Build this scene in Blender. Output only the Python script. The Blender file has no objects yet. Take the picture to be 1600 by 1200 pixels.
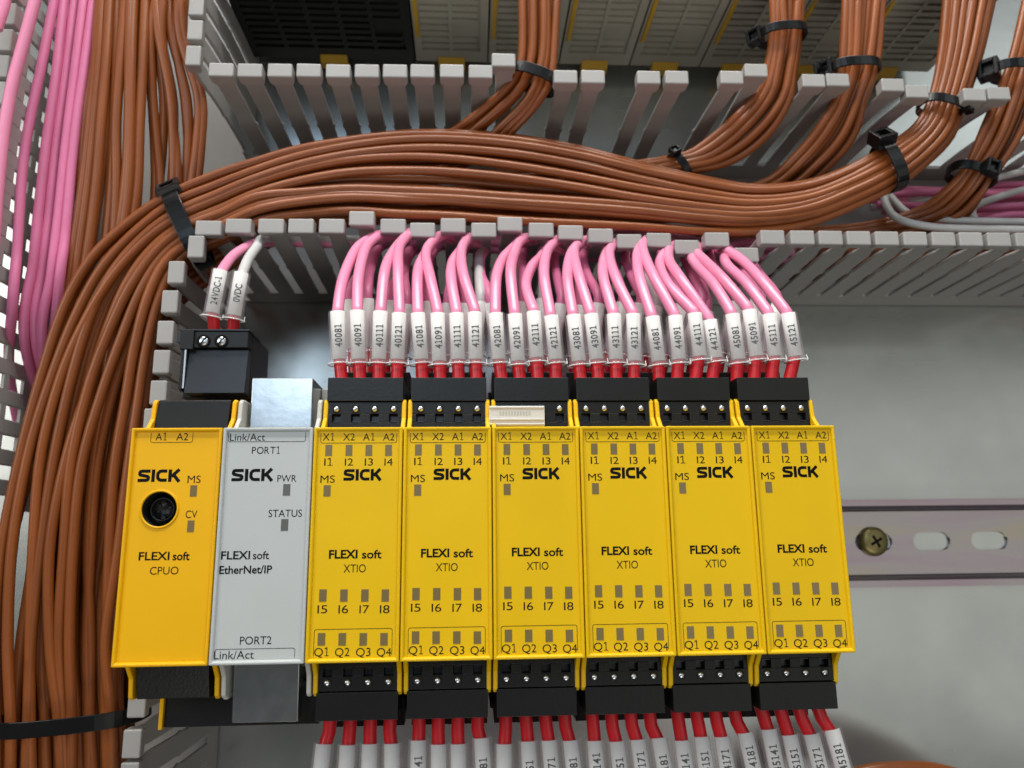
import bpy, bmesh, math, random
from mathutils import Vector, Matrix
random.seed(7)
sc = bpy.context.scene
COL = sc.collection
MM = 0.001

# ------------------------------------------------------------------ camera
# panel frame: u right, v up, w out of the panel (mm)  ->  Blender x=u, y=-w, z=v
def P(u, v, w): return Vector((u*MM, -w*MM, v*MM))
CAMP = (84.4, 1.974, 318.6)
RM = ((0.998493824, 0.0117708993, -0.0535866608),
      (-0.000690565605, 0.979332906, 0.202253757),
      (0.0548598880, -0.201912122, 0.977865986))
FPX = 1200.0
def axis(r): return Vector((r[0], r[2], -r[1]))          # (du,-dv,-dw) -> blender (du, -dw, dv)
right, down, fwd = axis(RM[0]), axis(RM[1]), axis(RM[2])
cam = bpy.data.cameras.new('camera')
cam.sensor_width = 36.0; cam.lens = 27.0
cam.clip_start = 0.005; cam.clip_end = 50
cam.dof.use_dof = True; cam.dof.focus_distance = 0.205; cam.dof.aperture_fstop = 20
co = bpy.data.objects.new('camera', cam); COL.objects.link(co)
Mx = Matrix((( right.x, -down.x, -fwd.x), (right.y, -down.y, -fwd.y), (right.z, -down.z, -fwd.z))).to_4x4()
Mx.translation = P(*CAMP)
co.matrix_world = Mx
sc.camera = co
def at(px, py, w):
    """panel point (u,v,w) seen at photo pixel (1600x1200) at height w above the plate"""
    d = ((px-800)/FPX, (py-600)/FPX, 1.0)
    D = [sum(RM[k][i]*d[k] for k in range(3)) for i in range(3)]
    D = (D[0], -D[1], -D[2])
    s = (w-CAMP[2])/D[2]
    return (CAMP[0]+s*D[0], CAMP[1]+s*D[1], w)

# ------------------------------------------------------------------ light
wd = bpy.data.worlds.new('World'); sc.world = wd; wd.use_nodes = True
bg = wd.node_tree.nodes['Background']
bg.inputs[0].default_value = (0.80, 0.86, 0.88, 1); bg.inputs[1].default_value = 0.075
def area(name, loc, target, sx, sy, power, color):
    l = bpy.data.lights.new(name, 'AREA'); l.shape = 'RECTANGLE'; l.size = sx; l.size_y = sy
    l.energy = power; l.color = color
    o = bpy.data.objects.new(name, l); COL.objects.link(o)
    o.location = loc
    d = Vector(target)-Vector(loc); o.rotation_euler = d.to_track_quat('-Z', 'Y').to_euler()
    return o
area('ceiling_and_fill_light', (0.05, -0.36, 1.10), (0.08, 0, 0.0), 1.2, 0.26, 9.0, (1.0, 0.98, 0.95))
area('cabinet_lamp', (0.10, -0.34, 0.60), (0.10, -0.05, 0.10), 0.45, 0.05, 2.6, (1.0, 0.99, 0.96))
area('window_light', (-0.115, -1.30, 0.42), (-0.115, 0, 0.42), 0.46, 0.38, 2.1, (0.66, 0.82, 1.0))
area('window_light', (-0.115, -1.30, 0.80), (-0.115, 0, 0.80), 0.46, 0.36, 1.3, (0.55, 0.75, 1.0))
area('window_light', (1.15, -1.05, 0.82), (1.15, 0, 0.82), 0.8, 0.40, 1.6, (0.90, 0.97, 1.0))
area('room_light', (1.35, -1.80, -0.05), (1.35, 0, -0.05), 1.8, 1.08, 4.3, (1.0, 0.99, 0.94))
area('ceiling_and_fill_light', (-1.25, -1.25, 0.50), (0.08, 0, 0.0), 0.8, 0.9, 10.2, (1.0, 0.98, 0.94))  # added fill light from the left for the module fronts, no real lamp
area('ceiling_and_fill_light', (0.15, -1.15, -0.95), (0.10, 0, 0.0), 0.9, 0.4, 4.2, (1.0, 0.97, 0.92))  # added fill from below to lift the duct underside, not a ceiling source
vs = sc.view_settings
vs.view_transform = 'Standard'; vs.look = 'None'; vs.exposure = 0.0; vs.gamma = 1.0; vs.use_curve_mapping = False

# ------------------------------------------------------------------ materials
def mat(name, col, rough=0.45, metal=0.0, bump=0.0, bscale=300.0, var=0.0, vscale=40.0, coat=0.0, alpha=1.0,
        trans=0.0, stretch=(1, 1, 1), spec=0.5, rvar=0.0):
    m = bpy.data.materials.new(name); m.use_nodes = True
    nt = m.node_tree; b = nt.nodes['Principled BSDF']
    b.inputs['Base Color'].default_value = (*col, 1); b.inputs['Roughness'].default_value = rough
    b.inputs['Metallic'].default_value = metal; b.inputs['Coat Weight'].default_value = coat
    b.inputs['Specular IOR Level'].default_value = spec
    b.inputs['Alpha'].default_value = alpha; b.inputs['Transmission Weight'].default_value = trans
    if var or bump or rvar:
        tc = nt.nodes.new('ShaderNodeTexCoord'); mp = nt.nodes.new('ShaderNodeMapping')
        mp.inputs['Scale'].default_value = stretch
        oi = nt.nodes.new('ShaderNodeObjectInfo'); ad = nt.nodes.new('ShaderNodeVectorMath'); ad.operation = 'ADD'
        nt.links.new(tc.outputs['Object'], ad.inputs[0]); nt.links.new(oi.outputs['Random'], ad.inputs[1])
        nt.links.new(ad.outputs[0], mp.inputs[0])
    if var:
        n = nt.nodes.new('ShaderNodeTexNoise'); n.inputs['Scale'].default_value = vscale; n.inputs['Detail'].default_value = 5
        nt.links.new(mp.outputs[0], n.inputs['Vector'])
        rmp = nt.nodes.new('ShaderNodeMapRange'); rmp.inputs[1].default_value = 0.25; rmp.inputs[2].default_value = 0.75
        rmp.inputs[3].default_value = 1-var; rmp.inputs[4].default_value = 1+var
        nt.links.new(n.outputs['Fac'], rmp.inputs[0])
        hs = nt.nodes.new('ShaderNodeHueSaturation'); hs.inputs['Color'].default_value = (*col, 1)
        # each object also differs a little as a whole
        m2 = nt.nodes.new('ShaderNodeMath'); m2.operation = 'MULTIPLY_ADD'
        m2.inputs[1].default_value = var*0.9; m2.inputs[2].default_value = -var*0.45
        nt.links.new(oi.outputs['Random'], m2.inputs[0])
        m3 = nt.nodes.new('ShaderNodeMath'); m3.operation = 'ADD'
        nt.links.new(rmp.outputs[0], m3.inputs[0]); nt.links.new(m2.outputs[0], m3.inputs[1])
        nt.links.new(m3.outputs[0], hs.inputs['Value']); nt.links.new(hs.outputs[0], b.inputs['Base Color'])
    if rvar:
        n3 = nt.nodes.new('ShaderNodeTexNoise'); n3.inputs['Scale'].default_value = vscale*1.7; n3.inputs['Detail'].default_value = 4
        nt.links.new(mp.outputs[0], n3.inputs['Vector'])
        r3 = nt.nodes.new('ShaderNodeMapRange'); r3.inputs[3].default_value = rough-rvar; r3.inputs[4].default_value = rough+rvar
        nt.links.new(n3.outputs['Fac'], r3.inputs[0]); nt.links.new(r3.outputs[0], b.inputs['Roughness'])
    if bump:
        n2 = nt.nodes.new('ShaderNodeTexNoise'); n2.inputs['Scale'].default_value = bscale; n2.inputs['Detail'].default_value = 3
        nt.links.new(mp.outputs[0], n2.inputs['Vector'])
        bp = nt.nodes.new('ShaderNodeBump'); bp.inputs['Strength'].default_value = bump; bp.inputs['Distance'].default_value = 0.0002
        nt.links.new(n2.outputs['Fac'], bp.inputs['Height']); nt.links.new(bp.outputs[0], b.inputs['Normal'])
    return m
M = {
 'plate': mat('zinc_plate', (0.485, 0.50, 0.475), 0.24, 0.80, 0.25, 60, 0.10, 22, rvar=0.08),
 'rail': mat('passivated_rail', (0.42, 0.36, 0.355), 0.30, 0.8, 0.1, 200, 0.12, 30, stretch=(0.3, 1, 3)),
 'brass': mat('brass_screw', (0.28, 0.23, 0.09), 0.4, 0.8, 0.2, 400, 0.2, 200),
 'yellow': mat('yellow_plastic', (0.80, 0.49, 0.001), 0.42, 0, 0.10, 2500, 0.03, 60, spec=.3),
 'yellow_deep': mat('yellow_plastic_deep', (0.84, 0.44, 0.001), 0.42, 0, 0.10, 2500, 0.03, 60, spec=.3),
 'grey': mat('grey_plastic', (0.50, 0.52, 0.50), 0.45, 0, 0.10, 2500, 0.03, 60),
 'cream': mat('cream_plastic', (0.56, 0.55, 0.50), 0.45, 0, 0.1, 900, 0.03, 60),
 'black': mat('black_plastic', (0.010, 0.010, 0.009), 0.36, 0, 0.25, 1500, 0.15, 90, spec=.35),
 'slate': mat('slate_label', (0.026, 0.028, 0.033), 0.30, 0, 0.15, 700, 0.15, 60),
 'duct': mat('duct_plastic', (0.36, 0.347, 0.325), 0.40, 0, 0.12, 500, 0.05, 60),
 'brown': mat('brown_insulation', (0.245, 0.068, 0.016), 0.33, 0, 0.10, 220, 0.16, 30, spec=.4),
 'pink': mat('pink_insulation', (0.80, 0.27, 0.42), 0.27, 0, 0.12, 260, 0.06, 60),
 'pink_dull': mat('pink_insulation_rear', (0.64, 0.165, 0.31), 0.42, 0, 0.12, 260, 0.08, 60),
 'white_wire': mat('white_insulation', (0.55, 0.55, 0.53), 0.4, 0, 0.12, 260, 0.06, 60),
 'red': mat('red_ferrule', (0.52, 0.012, 0.018), 0.32, 0, 0.1, 600, 0.08, 90),
 'tag': mat('marker_tag', (0.70, 0.69, 0.65), 0.5, 0, 0.1, 600, 0.05, 200),
 'clear': mat('clear_sleeve', (0.92, 0.86, 0.88), 0.10, 0, 0, alpha=0.13),
 'ink': mat('black_ink', (0.005, 0.005, 0.005), 0.6, spec=.1),
 'ink_soft': mat('brown_black_ink', (0.016, 0.012, 0.008), 0.6, spec=.1),
 'led_y': mat('smoky_window', (0.20, 0.145, 0.055), 0.25),
 'led_g': mat('smoky_window_grey', (0.13, 0.13, 0.12), 0.25),
 'steel': mat('bright_steel', (0.72, 0.73, 0.73), 0.28, 1.0, 0.1, 400, 0.05, 200),
 'tin': mat('tinned_shield', (0.55, 0.57, 0.57), 0.22, 1.0, 0.12, 260, 0.05, 160, rvar=0.04),
 'tie': mat('black_nylon', (0.006, 0.006, 0.006), 0.26, 0, 0.1, 600, 0.1, 90, spec=.35),
 'vent': mat('vent_plastic', (0.36, 0.345, 0.28), 0.5, 0, 0.1, 500, 0.05, 80),
 'amber': mat('amber_clip', (0.52, 0.30, 0.01), 0.45, 0, 0.1, 500, 0.05, 80),
}

def tint_rail():
    m = M['rail']; nt = m.node_tree; b = nt.nodes['Principled BSDF']
    tc = nt.nodes.new('ShaderNodeTexCoord'); mp = nt.nodes.new('ShaderNodeMapping'); mp.inputs['Scale'].default_value = (.35, 1, 2.5)
    n = nt.nodes.new('ShaderNodeTexNoise'); n.inputs['Scale'].default_value = 26; n.inputs['Detail'].default_value = 4; n.inputs['Distortion'].default_value = .6
    rp = nt.nodes.new('ShaderNodeValToRGB'); e = rp.color_ramp.elements
    e[0].position = .32; e[0].color = (.37, .28, .32, 1); e[1].position = .68; e[1].color = (.40, .36, .27, 1)
    q = e.new(.5); q.color = (.38, .345, .35, 1)
    nt.links.new(tc.outputs['Object'], mp.inputs[0]); nt.links.new(mp.outputs[0], n.inputs['Vector']); nt.links.new(n.outputs['Fac'], rp.inputs[0])
    nt.links.new(rp.outputs[0], b.inputs['Base Color']); b.inputs['Roughness'].default_value = .24; b.inputs['Metallic'].default_value = .9
tint_rail()
# faint handling scratches on the plate
def scratch_plate():
    m = M['plate']; nt = m.node_tree; b = nt.nodes['Principled BSDF']
    tc = nt.nodes.new('ShaderNodeTexCoord'); acc = None
    for rot, sc_ in ((.35, 38), (-1.1, 30)):
        mp = nt.nodes.new('ShaderNodeMapping'); mp.inputs['Rotation'].default_value = (0, rot, 0); mp.inputs['Scale'].default_value = (1, 1, 24)
        n = nt.nodes.new('ShaderNodeTexNoise'); n.inputs['Scale'].default_value = sc_; n.inputs['Detail'].default_value = 3
        r = nt.nodes.new('ShaderNodeMapRange'); r.inputs[1].default_value = .66; r.inputs[2].default_value = .74; r.inputs[3].default_value = 0; r.inputs[4].default_value = .035
        nt.links.new(tc.outputs['Object'], mp.inputs[0]); nt.links.new(mp.outputs[0], n.inputs['Vector']); nt.links.new(n.outputs['Fac'], r.inputs[0])
        if acc is None: acc = r.outputs[0]
        else:
            a = nt.nodes.new('ShaderNodeMath'); a.operation = 'ADD'; nt.links.new(acc, a.inputs[0]); nt.links.new(r.outputs[0], a.inputs[1]); acc = a.outputs[0]
    old = b.inputs['Roughness'].links[0].from_socket
    a = nt.nodes.new('ShaderNodeMath'); a.operation = 'ADD'; nt.links.new(old, a.inputs[0]); nt.links.new(acc, a.inputs[1]); nt.links.new(a.outputs[0], b.inputs['Roughness'])
scratch_plate()

# ------------------------------------------------------------------ mesh helpers
class MB:
    def __init__(s): s.v = []; s.f = []; s.sm = []
    def add(s, vs, fs, smooth=False):
        b = len(s.v); s.v += [tuple(x) for x in vs]; s.f += [tuple(b+i for i in f) for f in fs]; s.sm += [smooth]*len(fs)
        return s
    def box(s, u0, u1, v0, v1, w0, w1):
        vs = [(u, v, w) for w in (w0, w1) for v in (v0, v1) for u in (u0, u1)]
        return s.add(vs, [(0, 2, 3, 1), (4, 5, 7, 6), (0, 1, 5, 4), (2, 6, 7, 3), (0, 4, 6, 2), (1, 3, 7, 5)])
    def prism_vw(s, u0, u1, poly):          # polygon in (v,w) extruded along u
        n = len(poly)
        vs = [(u0, a, b) for a, b in poly]+[(u1, a, b) for a, b in poly]
        fs = [tuple(range(n)), tuple(range(2*n-1, n-1, -1))]+[(i, i+n, (i+1) % n+n, (i+1) % n) for i in range(n)]
        return s.add(vs, fs)
    def prism_uv(s, poly, w0, w1):
        n = len(poly)
        vs = [(a, b, w0) for a, b in poly]+[(a, b, w1) for a, b in poly]
        fs = [tuple(range(n-1, -1, -1)), tuple(range(n, 2*n))]+[(i, (i+1) % n, (i+1) % n+n, i+n) for i in range(n)]
        return s.add(vs, fs)
    def cyl(s, c, ax, r, L, n=20, r2=None):
        c = Vector(c); ax = Vector(ax).normalized(); a = ax.orthogonal().normalized(); b = ax.cross(a)
        r2 = r if r2 is None else r2
        vs = []
        for t, rr in ((0, r), (L, r2)):
            vs += [c+ax*t+(a*math.cos(2*math.pi*k/n)+b*math.sin(2*math.pi*k/n))*rr for k in range(n)]
        fs = [tuple(range(n-1, -1, -1)), tuple(range(n, 2*n))]+[(k, (k+1) % n, (k+1) % n+n, k+n) for k in range(n)]
        return s.add(vs, fs)
    def tube(s, pts, r, n=10, closed=False, caps=True):
        pts = [Vector(p) for p in pts]; N = len(pts); rr = r if isinstance(r, (list, tuple)) else [r]*N
        t = [((pts[min(i+1, N-1)]-pts[max(i-1, 0)]) if not closed else (pts[(i+1) % N]-pts[i-1])).normalized() for i in range(N)]
        nn = t[0].orthogonal().normalized(); vs = []
        for i in range(N):
            nn = (nn-t[i]*nn.dot(t[i])).normalized(); b = t[i].cross(nn)
            vs += [pts[i]+(nn*math.cos(2*math.pi*k/n)+b*math.sin(2*math.pi*k/n))*rr[i] for k in range(n)]
        fs = []
        for i in range(N if closed else N-1):
            j = (i+1) % N
            fs += [(i*n+k, i*n+(k+1) % n, j*n+(k+1) % n, j*n+k) for k in range(n)]
        s.add(vs, fs, True)
        if caps and not closed:
            s.add(vs[:n], [tuple(range(n-1, -1, -1))]); s.add(vs[-n:], [tuple(range(n))])
        return s
    def build(s, name, m, parent=None, bevel=0.0, seg=2, origin=None, smooth=False):
        me = bpy.data.meshes.new(name)
        o0 = Vector(origin) if origin is not None else Vector((0, 0, 0))
        me.from_pydata([P(*(Vector(v)-o0)) for v in s.v], [], s.f)
        bm = bmesh.new(); bm.from_mesh(me)
        bmesh.ops.recalc_face_normals(bm, faces=bm.faces); bm.to_mesh(me); bm.free()
        if len(me.polygons) == len(s.sm):
            me.polygons.foreach_set('use_smooth', [a or smooth for a in s.sm])
        me.materials.append(m)
        o = bpy.data.objects.new(name, me); COL.objects.link(o)
        if parent is not None: o.parent = parent
        o.location = P(*o0)
        if bevel:
            b = o.modifiers.new('bevel', 'BEVEL'); b.width = bevel*MM; b.segments = seg; b.limit_method = 'ANGLE'; b.angle_limit = 0.7
            b.harden_normals = False
        return o

def tag(o, label=None, cat=None, group=None, kind=None):
    if label: o['label'] = label
    if cat: o['category'] = cat
    if group: o['group'] = group
    if kind: o['kind'] = kind
    return o
def empty(name, loc=(0, 0, 0)):
    o = bpy.data.objects.new(name, None); o.empty_display_size = 0.005; COL.objects.link(o); o.location = P(*loc); return o
def copy_thing(o, parent=None):
    kids = list(o.children)
    c = o.copy(); COL.objects.link(c)
    if parent is not None:
        c.parent = parent; c.matrix_parent_inverse = o.matrix_parent_inverse.copy()
    for ch in kids: copy_thing(ch, c)
    return c
def cut(o, mb):
    """real holes: subtract the closed shapes of mb from mesh object o"""
    me = bpy.data.meshes.new('cutter'); me.from_pydata([P(*v) for v in mb.v], [], mb.f)
    bm = bmesh.new(); bm.from_mesh(me); bmesh.ops.recalc_face_normals(bm, faces=bm.faces); bm.to_mesh(me); bm.free()
    c = bpy.data.objects.new('cutter', me); COL.objects.link(c)
    md = o.modifiers.new('cut', 'BOOLEAN'); md.operation = 'DIFFERENCE'; md.object = c; md.solver = 'EXACT'
    bpy.context.view_layer.update()
    dg = bpy.context.evaluated_depsgraph_get()
    nm = bpy.data.meshes.new_from_object(o.evaluated_get(dg))
    o.modifiers.clear(); o.data = nm
    bpy.data.objects.remove(c)
    return o

def smooth_path(pts, step=2.5):
    """Catmull-Rom through pts (u,v,w)"""
    p = [Vector(a) for a in pts]
    p = [p[0]*2-p[1]]+p+[p[-1]*2-p[-2]]
    out = []
    for i in range(1, len(p)-2):
        n = max(2, int((p[i+1]-p[i]).length/step))
        for k in range(n):
            t = k/n; a, b, c, d = p[i-1], p[i], p[i+1], p[i+2]
            out.append(0.5*((2*b)+(c-a)*t+(2*a-5*b+4*c-d)*t*t+(3*b-a-3*c+d)*t**3))
    out.append(p[-2]); return out

# text -> triangles, normalised to width w and cap height h, centred at 0
_tc = {}; _tw = {}
CAPH = 0.73
def text_poly(s, bold=0.0, rows=0):
    if '1' in s and len(s) > 1: return composed(s, bold, rows)
    k = (s, bold, rows)
    if k in _tc: return _tc[k]
    cu = bpy.data.curves.new('t', 'FONT'); cu.body = s; cu.size = 1; cu.offset = bold; cu.fill_mode = 'FRONT'; cu.resolution_u = 4
    o = bpy.data.objects.new('t', cu); COL.objects.link(o); bpy.context.view_layer.update()
    me = bpy.data.meshes.new_from_object(o.evaluated_get(bpy.context.evaluated_depsgraph_get()))
    if rows:
        bm = bmesh.new(); bm.from_mesh(me)
        for q in range(rows):
            bmesh.ops.bisect_plane(bm, geom=bm.verts[:]+bm.edges[:]+bm.faces[:], plane_co=(0, CAPH*(q+.5)/rows, 0), plane_no=(0, 1, 0))
        bm.to_mesh(me); bm.free()
    vs = [(v.co.x, v.co.y) for v in me.vertices]; fs = [tuple(p.vertices) for p in me.polygons]
    bpy.data.objects.remove(o); bpy.data.curves.remove(cu); bpy.data.meshes.remove(me)
    x0 = min(v[0] for v in vs); x1 = max(v[0] for v in vs)
    _tw[s] = x1-x0
    # cap height of the built-in font is that of the letter H
    _tc[k] = ([((x-(x0+x1)/2)/(x1-x0), y) for x, y in vs], fs); return _tc[k]
CAPH = 0.73
def composed(s, bold, rows):
    """glyph by glyph, with a 1 that has a flag and a foot like the printed ones"""
    k = (s, bold, rows, 'c')
    if k in _tc: return _tc[k]
    V = []; F = []; x = 0.0; th = 0.075+2*bold
    for ch in s:
        if ch == '1':
            n0 = len(V); q = []
            st = [(.17, .0), (.17+th, .0), (.17+th, .73), (.17, .73)]; fl = [(.02, .56), (.17, .63), (.17, .73), (.02, .64)]; ft = [(.04, -.0), (.17, -.0), (.17, th*.8), (.04, th*.8)]
            f2 = [(.17+th, 0), (.30+th, 0), (.30+th, th*.8), (.17+th, th*.8)]
            R_ = max(1, rows)
            for i in range(R_): q.append([(.17, .73*i/R_), (.17+th, .73*i/R_), (.17+th, .73*(i+1)/R_), (.17, .73*(i+1)/R_)])
            for poly in q+[fl, ft, f2]:
                b = len(V); V += [(x+a, y) for a, y in poly]; F.append(tuple(range(b, b+4)))
            x += .30+th+.10
        else:
            v, f = text_poly(ch, bold, rows); w = _tw.get(ch, .5); b = len(V)
            V += [(x+(a+.5)*w, y) for a, y in v]; F += [tuple(b+i for i in g) for g in f]; x += w+.10
    W = x-.10
    _tc[k] = ([(a/W-.5, y) for a, y in V], F); return _tc[k]
def put_text(mb, s, cx, cy, width, cap, w, bold=0.0, base=None):
    vs, fs = text_poly(s, bold)
    mb.add([(cx+x*width, cy+(y/CAPH-0.5)*cap, w) for x, y in vs], fs)
def stroke(mb, pts, th, w, ends=0.0):
    """flat polyline of constant thickness with mitred corners"""
    p = [Vector(a) for a in pts]; L = []; R = []
    for i in range(len(p)):
        if i == 0: d = (p[1]-p[0]).normalized(); n = Vector((-d.y, d.x)); k = 1
        elif i == len(p)-1: d = (p[-1]-p[-2]).normalized(); n = Vector((-d.y, d.x)); k = 1
        else:
            a = (p[i]-p[i-1]).normalized(); b = (p[i+1]-p[i]).normalized()
            d = (a+b).normalized(); n = Vector((-d.y, d.x)); k = 1/max(0.5, n.dot(Vector((-a.y, a.x))))
        L.append(p[i]+n*th/2*k); R.append(p[i]-n*th/2*k)
    m = len(p)
    mb.add([(a.x, a.y, w) for a in L]+[(a.x, a.y, w) for a in R], [(i, i+1, i+1+m, i+m) for i in range(m-1)])
def logo(mb, cx, cy, W, H, w):
    """the four heavy wide letters of the maker's mark"""
    x0 = cx-W/2; y0 = cy-H/2; th = 0.26*H
    def q(x, y, lw): return (x0+x*lw, y0+y*H)
    def S(ox, lw):
        pts = [(1, .87), (.34, .87), (.2, .84), (.14, .74), (.14, .64), (.2, .565), (.34, .53), (.66, .47), (.8, .435), (.86, .36), (.86, .26), (.8, .16), (.66, .13), (0, .13)]
        stroke(mb, [(ox+x*lw, y0+y*H) for x, y in pts], th, w)
    def C(ox, lw):
        pts = [(1, .87), (.48, .87), (.3, .82), (.17, .68), (.15, .5), (.17, .32), (.3, .18), (.48, .13), (1, .13)]
        stroke(mb, [(ox+x*lw, y0+y*H) for x, y in pts], th, w)
    S(x0, W*.285)
    stroke(mb, [(x0+W*.355, y0), (x0+W*.355, y0+H)], th*1.05, w)
    C(x0+W*.42, W*.255)
    kx = x0+W*.745
    stroke(mb, [(kx, y0), (kx, y0+H)], th*1.05, w+0.0)
    stroke(mb, [(kx+W*.035, y0+.42*H), (x0+W*.955, y0+H)], th*1.02, w+0.004)
    stroke(mb, [(kx+W*.075, y0+.60*H), (x0+W*.965, y0)], th*1.02, w+0.008)
def bracket(mb, u0, u1, va, vb, w, th=0.13, r=0.5):
    """line box open at the va side, corners rounded at vb"""
    s = 1 if vb > va else -1
    pts = [(u0, va), (u0, vb-s*r)]+[(u0+r-r*math.cos(a), vb-s*r+s*r*math.sin(a)) for a in (0.5, 1.07)]+[(u0+r, vb), (u1-r, vb)]
    pts += [(u1-r+r*math.sin(a), vb-s*r+s*r*math.cos(a)) for a in (0.5, 1.07)]+[(u1, vb-s*r), (u1, va)]
    stroke(mb, pts, th, w)

# ================================================================== the setting
mb = MB(); mb.box(-190, 470, -190, 330, -2, 0)
tag(mb.build('mounting_plate', M['plate']), kind='structure')

# ------------------------------------------------------------------ din rail
rail = MB()
prof = [(-17.5, 7.5), (-17.5, 6.5), (-15.3, 6.5), (-14.5, 5.8), (-14.5, 1.0), (-13.7, 0.2), (13.7, 0.2), (14.5, 1.0), (14.5, 5.8), (15.3, 6.5),
        (17.5, 6.5), (17.5, 7.5), (14.9, 7.5), (13.6, 6.4), (13.4, 2.0), (12.8, 1.2), (-12.8, 1.2), (-13.4, 2.0), (-13.6, 6.4), (-14.9, 7.5)]
rail.prism_vw(-8, 420, prof)
ro = rail.build('din_rail', M['rail'])
ct = MB()
for k in range(-3, 6):
    c = 277.0+25*k
    poly = []
    for i in range(9): a = -math.pi/2+math.pi*i/8; poly.append((c+4.3+3.7*math.cos(a), 0.4+3.7*math.sin(a)))
    for i in range(9): a = math.pi/2+math.pi*i/8; poly.append((c-4.3+3.7*math.cos(a), 0.4+3.7*math.sin(a)))
    ct.prism_uv(poly, -1, 3)
cut(ro, ct)
tag(ro, 'slotted metal mounting rail with a pinkish sheen on the plate right of the yellow modules', 'mounting rail')
su = at(1368, 846, 3.5)
hd = MB()
n = 28; rings = [(6.0, 1.25), (6.0, 2.4), (5.4, 3.5), (4.0, 4.1), (0.01, 4.5)]
vs = []; fs = []
for r, w in rings: vs += [(su[0]+r*math.cos(2*math.pi*k/n), su[1]+r*math.sin(2*math.pi*k/n), w) for k in range(n)]
for i in range(len(rings)-1): fs += [(i*n+k, i*n+(k+1) % n, (i+1)*n+(k+1) % n, (i+1)*n+k) for k in range(n)]
hd.add(vs, fs, True)
so = hd.build('screw', M['brass'], ro)
cr = MB()
for a in (0.5, 0.5+math.pi/2):
    dx, dy = math.cos(a), math.sin(a)
    q = [(su[0]+dx*2.6*i-dy*0.5*j, su[1]+dy*2.6*i+dx*0.5*j) for i, j in ((-1, -1), (1, -1), (1, 1), (-1, 1))]
    cr.prism_uv(q, 4.0, 4.53+0.01*a)
cr.build('cross_slot', M['ink'], so)

# ------------------------------------------------------------------ wiring ducts
def finger(parent, base, tip, wdir, out, w0=12, neck=6.5, low=None, capsize=(8.4, 5.2, 5.6), bend=None, m=None, wst=66, notch=40, name='finger'):
    """one duct tooth: strip from base (w0) to the tip with a T-shaped lip; wdir = width direction, out = outward"""
    b = Vector(base); t = Vector(tip); wd_ = Vector(wdir); o = Vector(out); low = low or neck
    L = t.z-w0
    def cen(w):
        f = (w-w0)/(t.z-w0); g = f**1.6 if bend is None else f**bend
        return Vector((b.x+(t.x-b.x)*g, b.y+(t.y-b.y)*g, w))
    rows = []
    ws = [w0, w0+0.5*(notch-w0), notch-2.0, notch-0.9, notch, notch+0.9, notch+2.0, (notch+wst)/2, wst-4, wst-1.5, wst, t.z-5.0, t.z-2]
    for w in ws:
        if w < notch-1: hw = low/2
        elif w <= notch+1: hw = low/2+0.55 if abs(w-notch) < 0.5 else low/2+0.35
        elif w < wst-3.9: hw = low/2
        elif w < wst: hw = (low+neck)/4
        else: hw = neck/2
        rows.append((cen(w), hw))
    th = 0.65; vs = []; fs = []
    for c, hw in rows:
        vs += [c-wd_*hw-o*th, c+wd_*hw-o*th, c+wd_*hw+o*th, c-wd_*hw+o*th]
    for i in range(len(rows)-1):
        for k in range(4): fs.append((i*4+k, i*4+(k+1) % 4, (i+1)*4+(k+1) % 4, (i+1)*4+k))
    fs.append((3, 2, 1, 0))
    mb = MB(); mb.add(vs, fs)
    cw, cd, ch = capsize; c = cen(t.z)
    vs = []
    for (dw, inner, outer, k) in ((-ch, -th, 1.6, 0.80), (-ch+1.6, -th, cd-th-0.4, 1.0), (0, -th, cd-th, 1.0)):
        cc = c+Vector((0, 0, dw))
        for sx, so_ in ((-1, inner), (1, inner), (1, outer), (-1, outer)): vs.append(cc+wd_*(sx*cw/2*k)+o*so_)
    fs = [(3, 2, 1, 0), (8, 9, 10, 11)]
    for i in range(2):
        for k in range(4): fs.append((i*4+k, i*4+(k+1) % 4, (i+1)*4+(k+1) % 4, (i+1)*4+k))
    mb.add(vs, fs)
    return mb.build(name, m or M['duct'], parent, bevel=0.5, seg=3)

duct_h = empty('wiring_duct', (160, 134, 0))
def rel(o, p):                       # keep world placement when parented to an Empty that is moved
    o.matrix_parent_inverse = Matrix.Translation(p.location).inverted(); return o
U1 = 375
d = MB(); d.box(-11, U1, 103.4, 164.6, 0.15, 1.6); rel(d.build('base', M['duct'], duct_h, bevel=0.3), duct_h)
d = MB(); d.box(-8, U1, 103.3, 104.7, 1.7, 12.5); rel(d.build('side_wall', M['duct'], duct_h), duct_h)
d = MB(); d.box(-8, U1, 163.3, 164.7, 1.7, 12.5); rel(d.build('side_wall', M['duct'], duct_h), duct_h)
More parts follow.
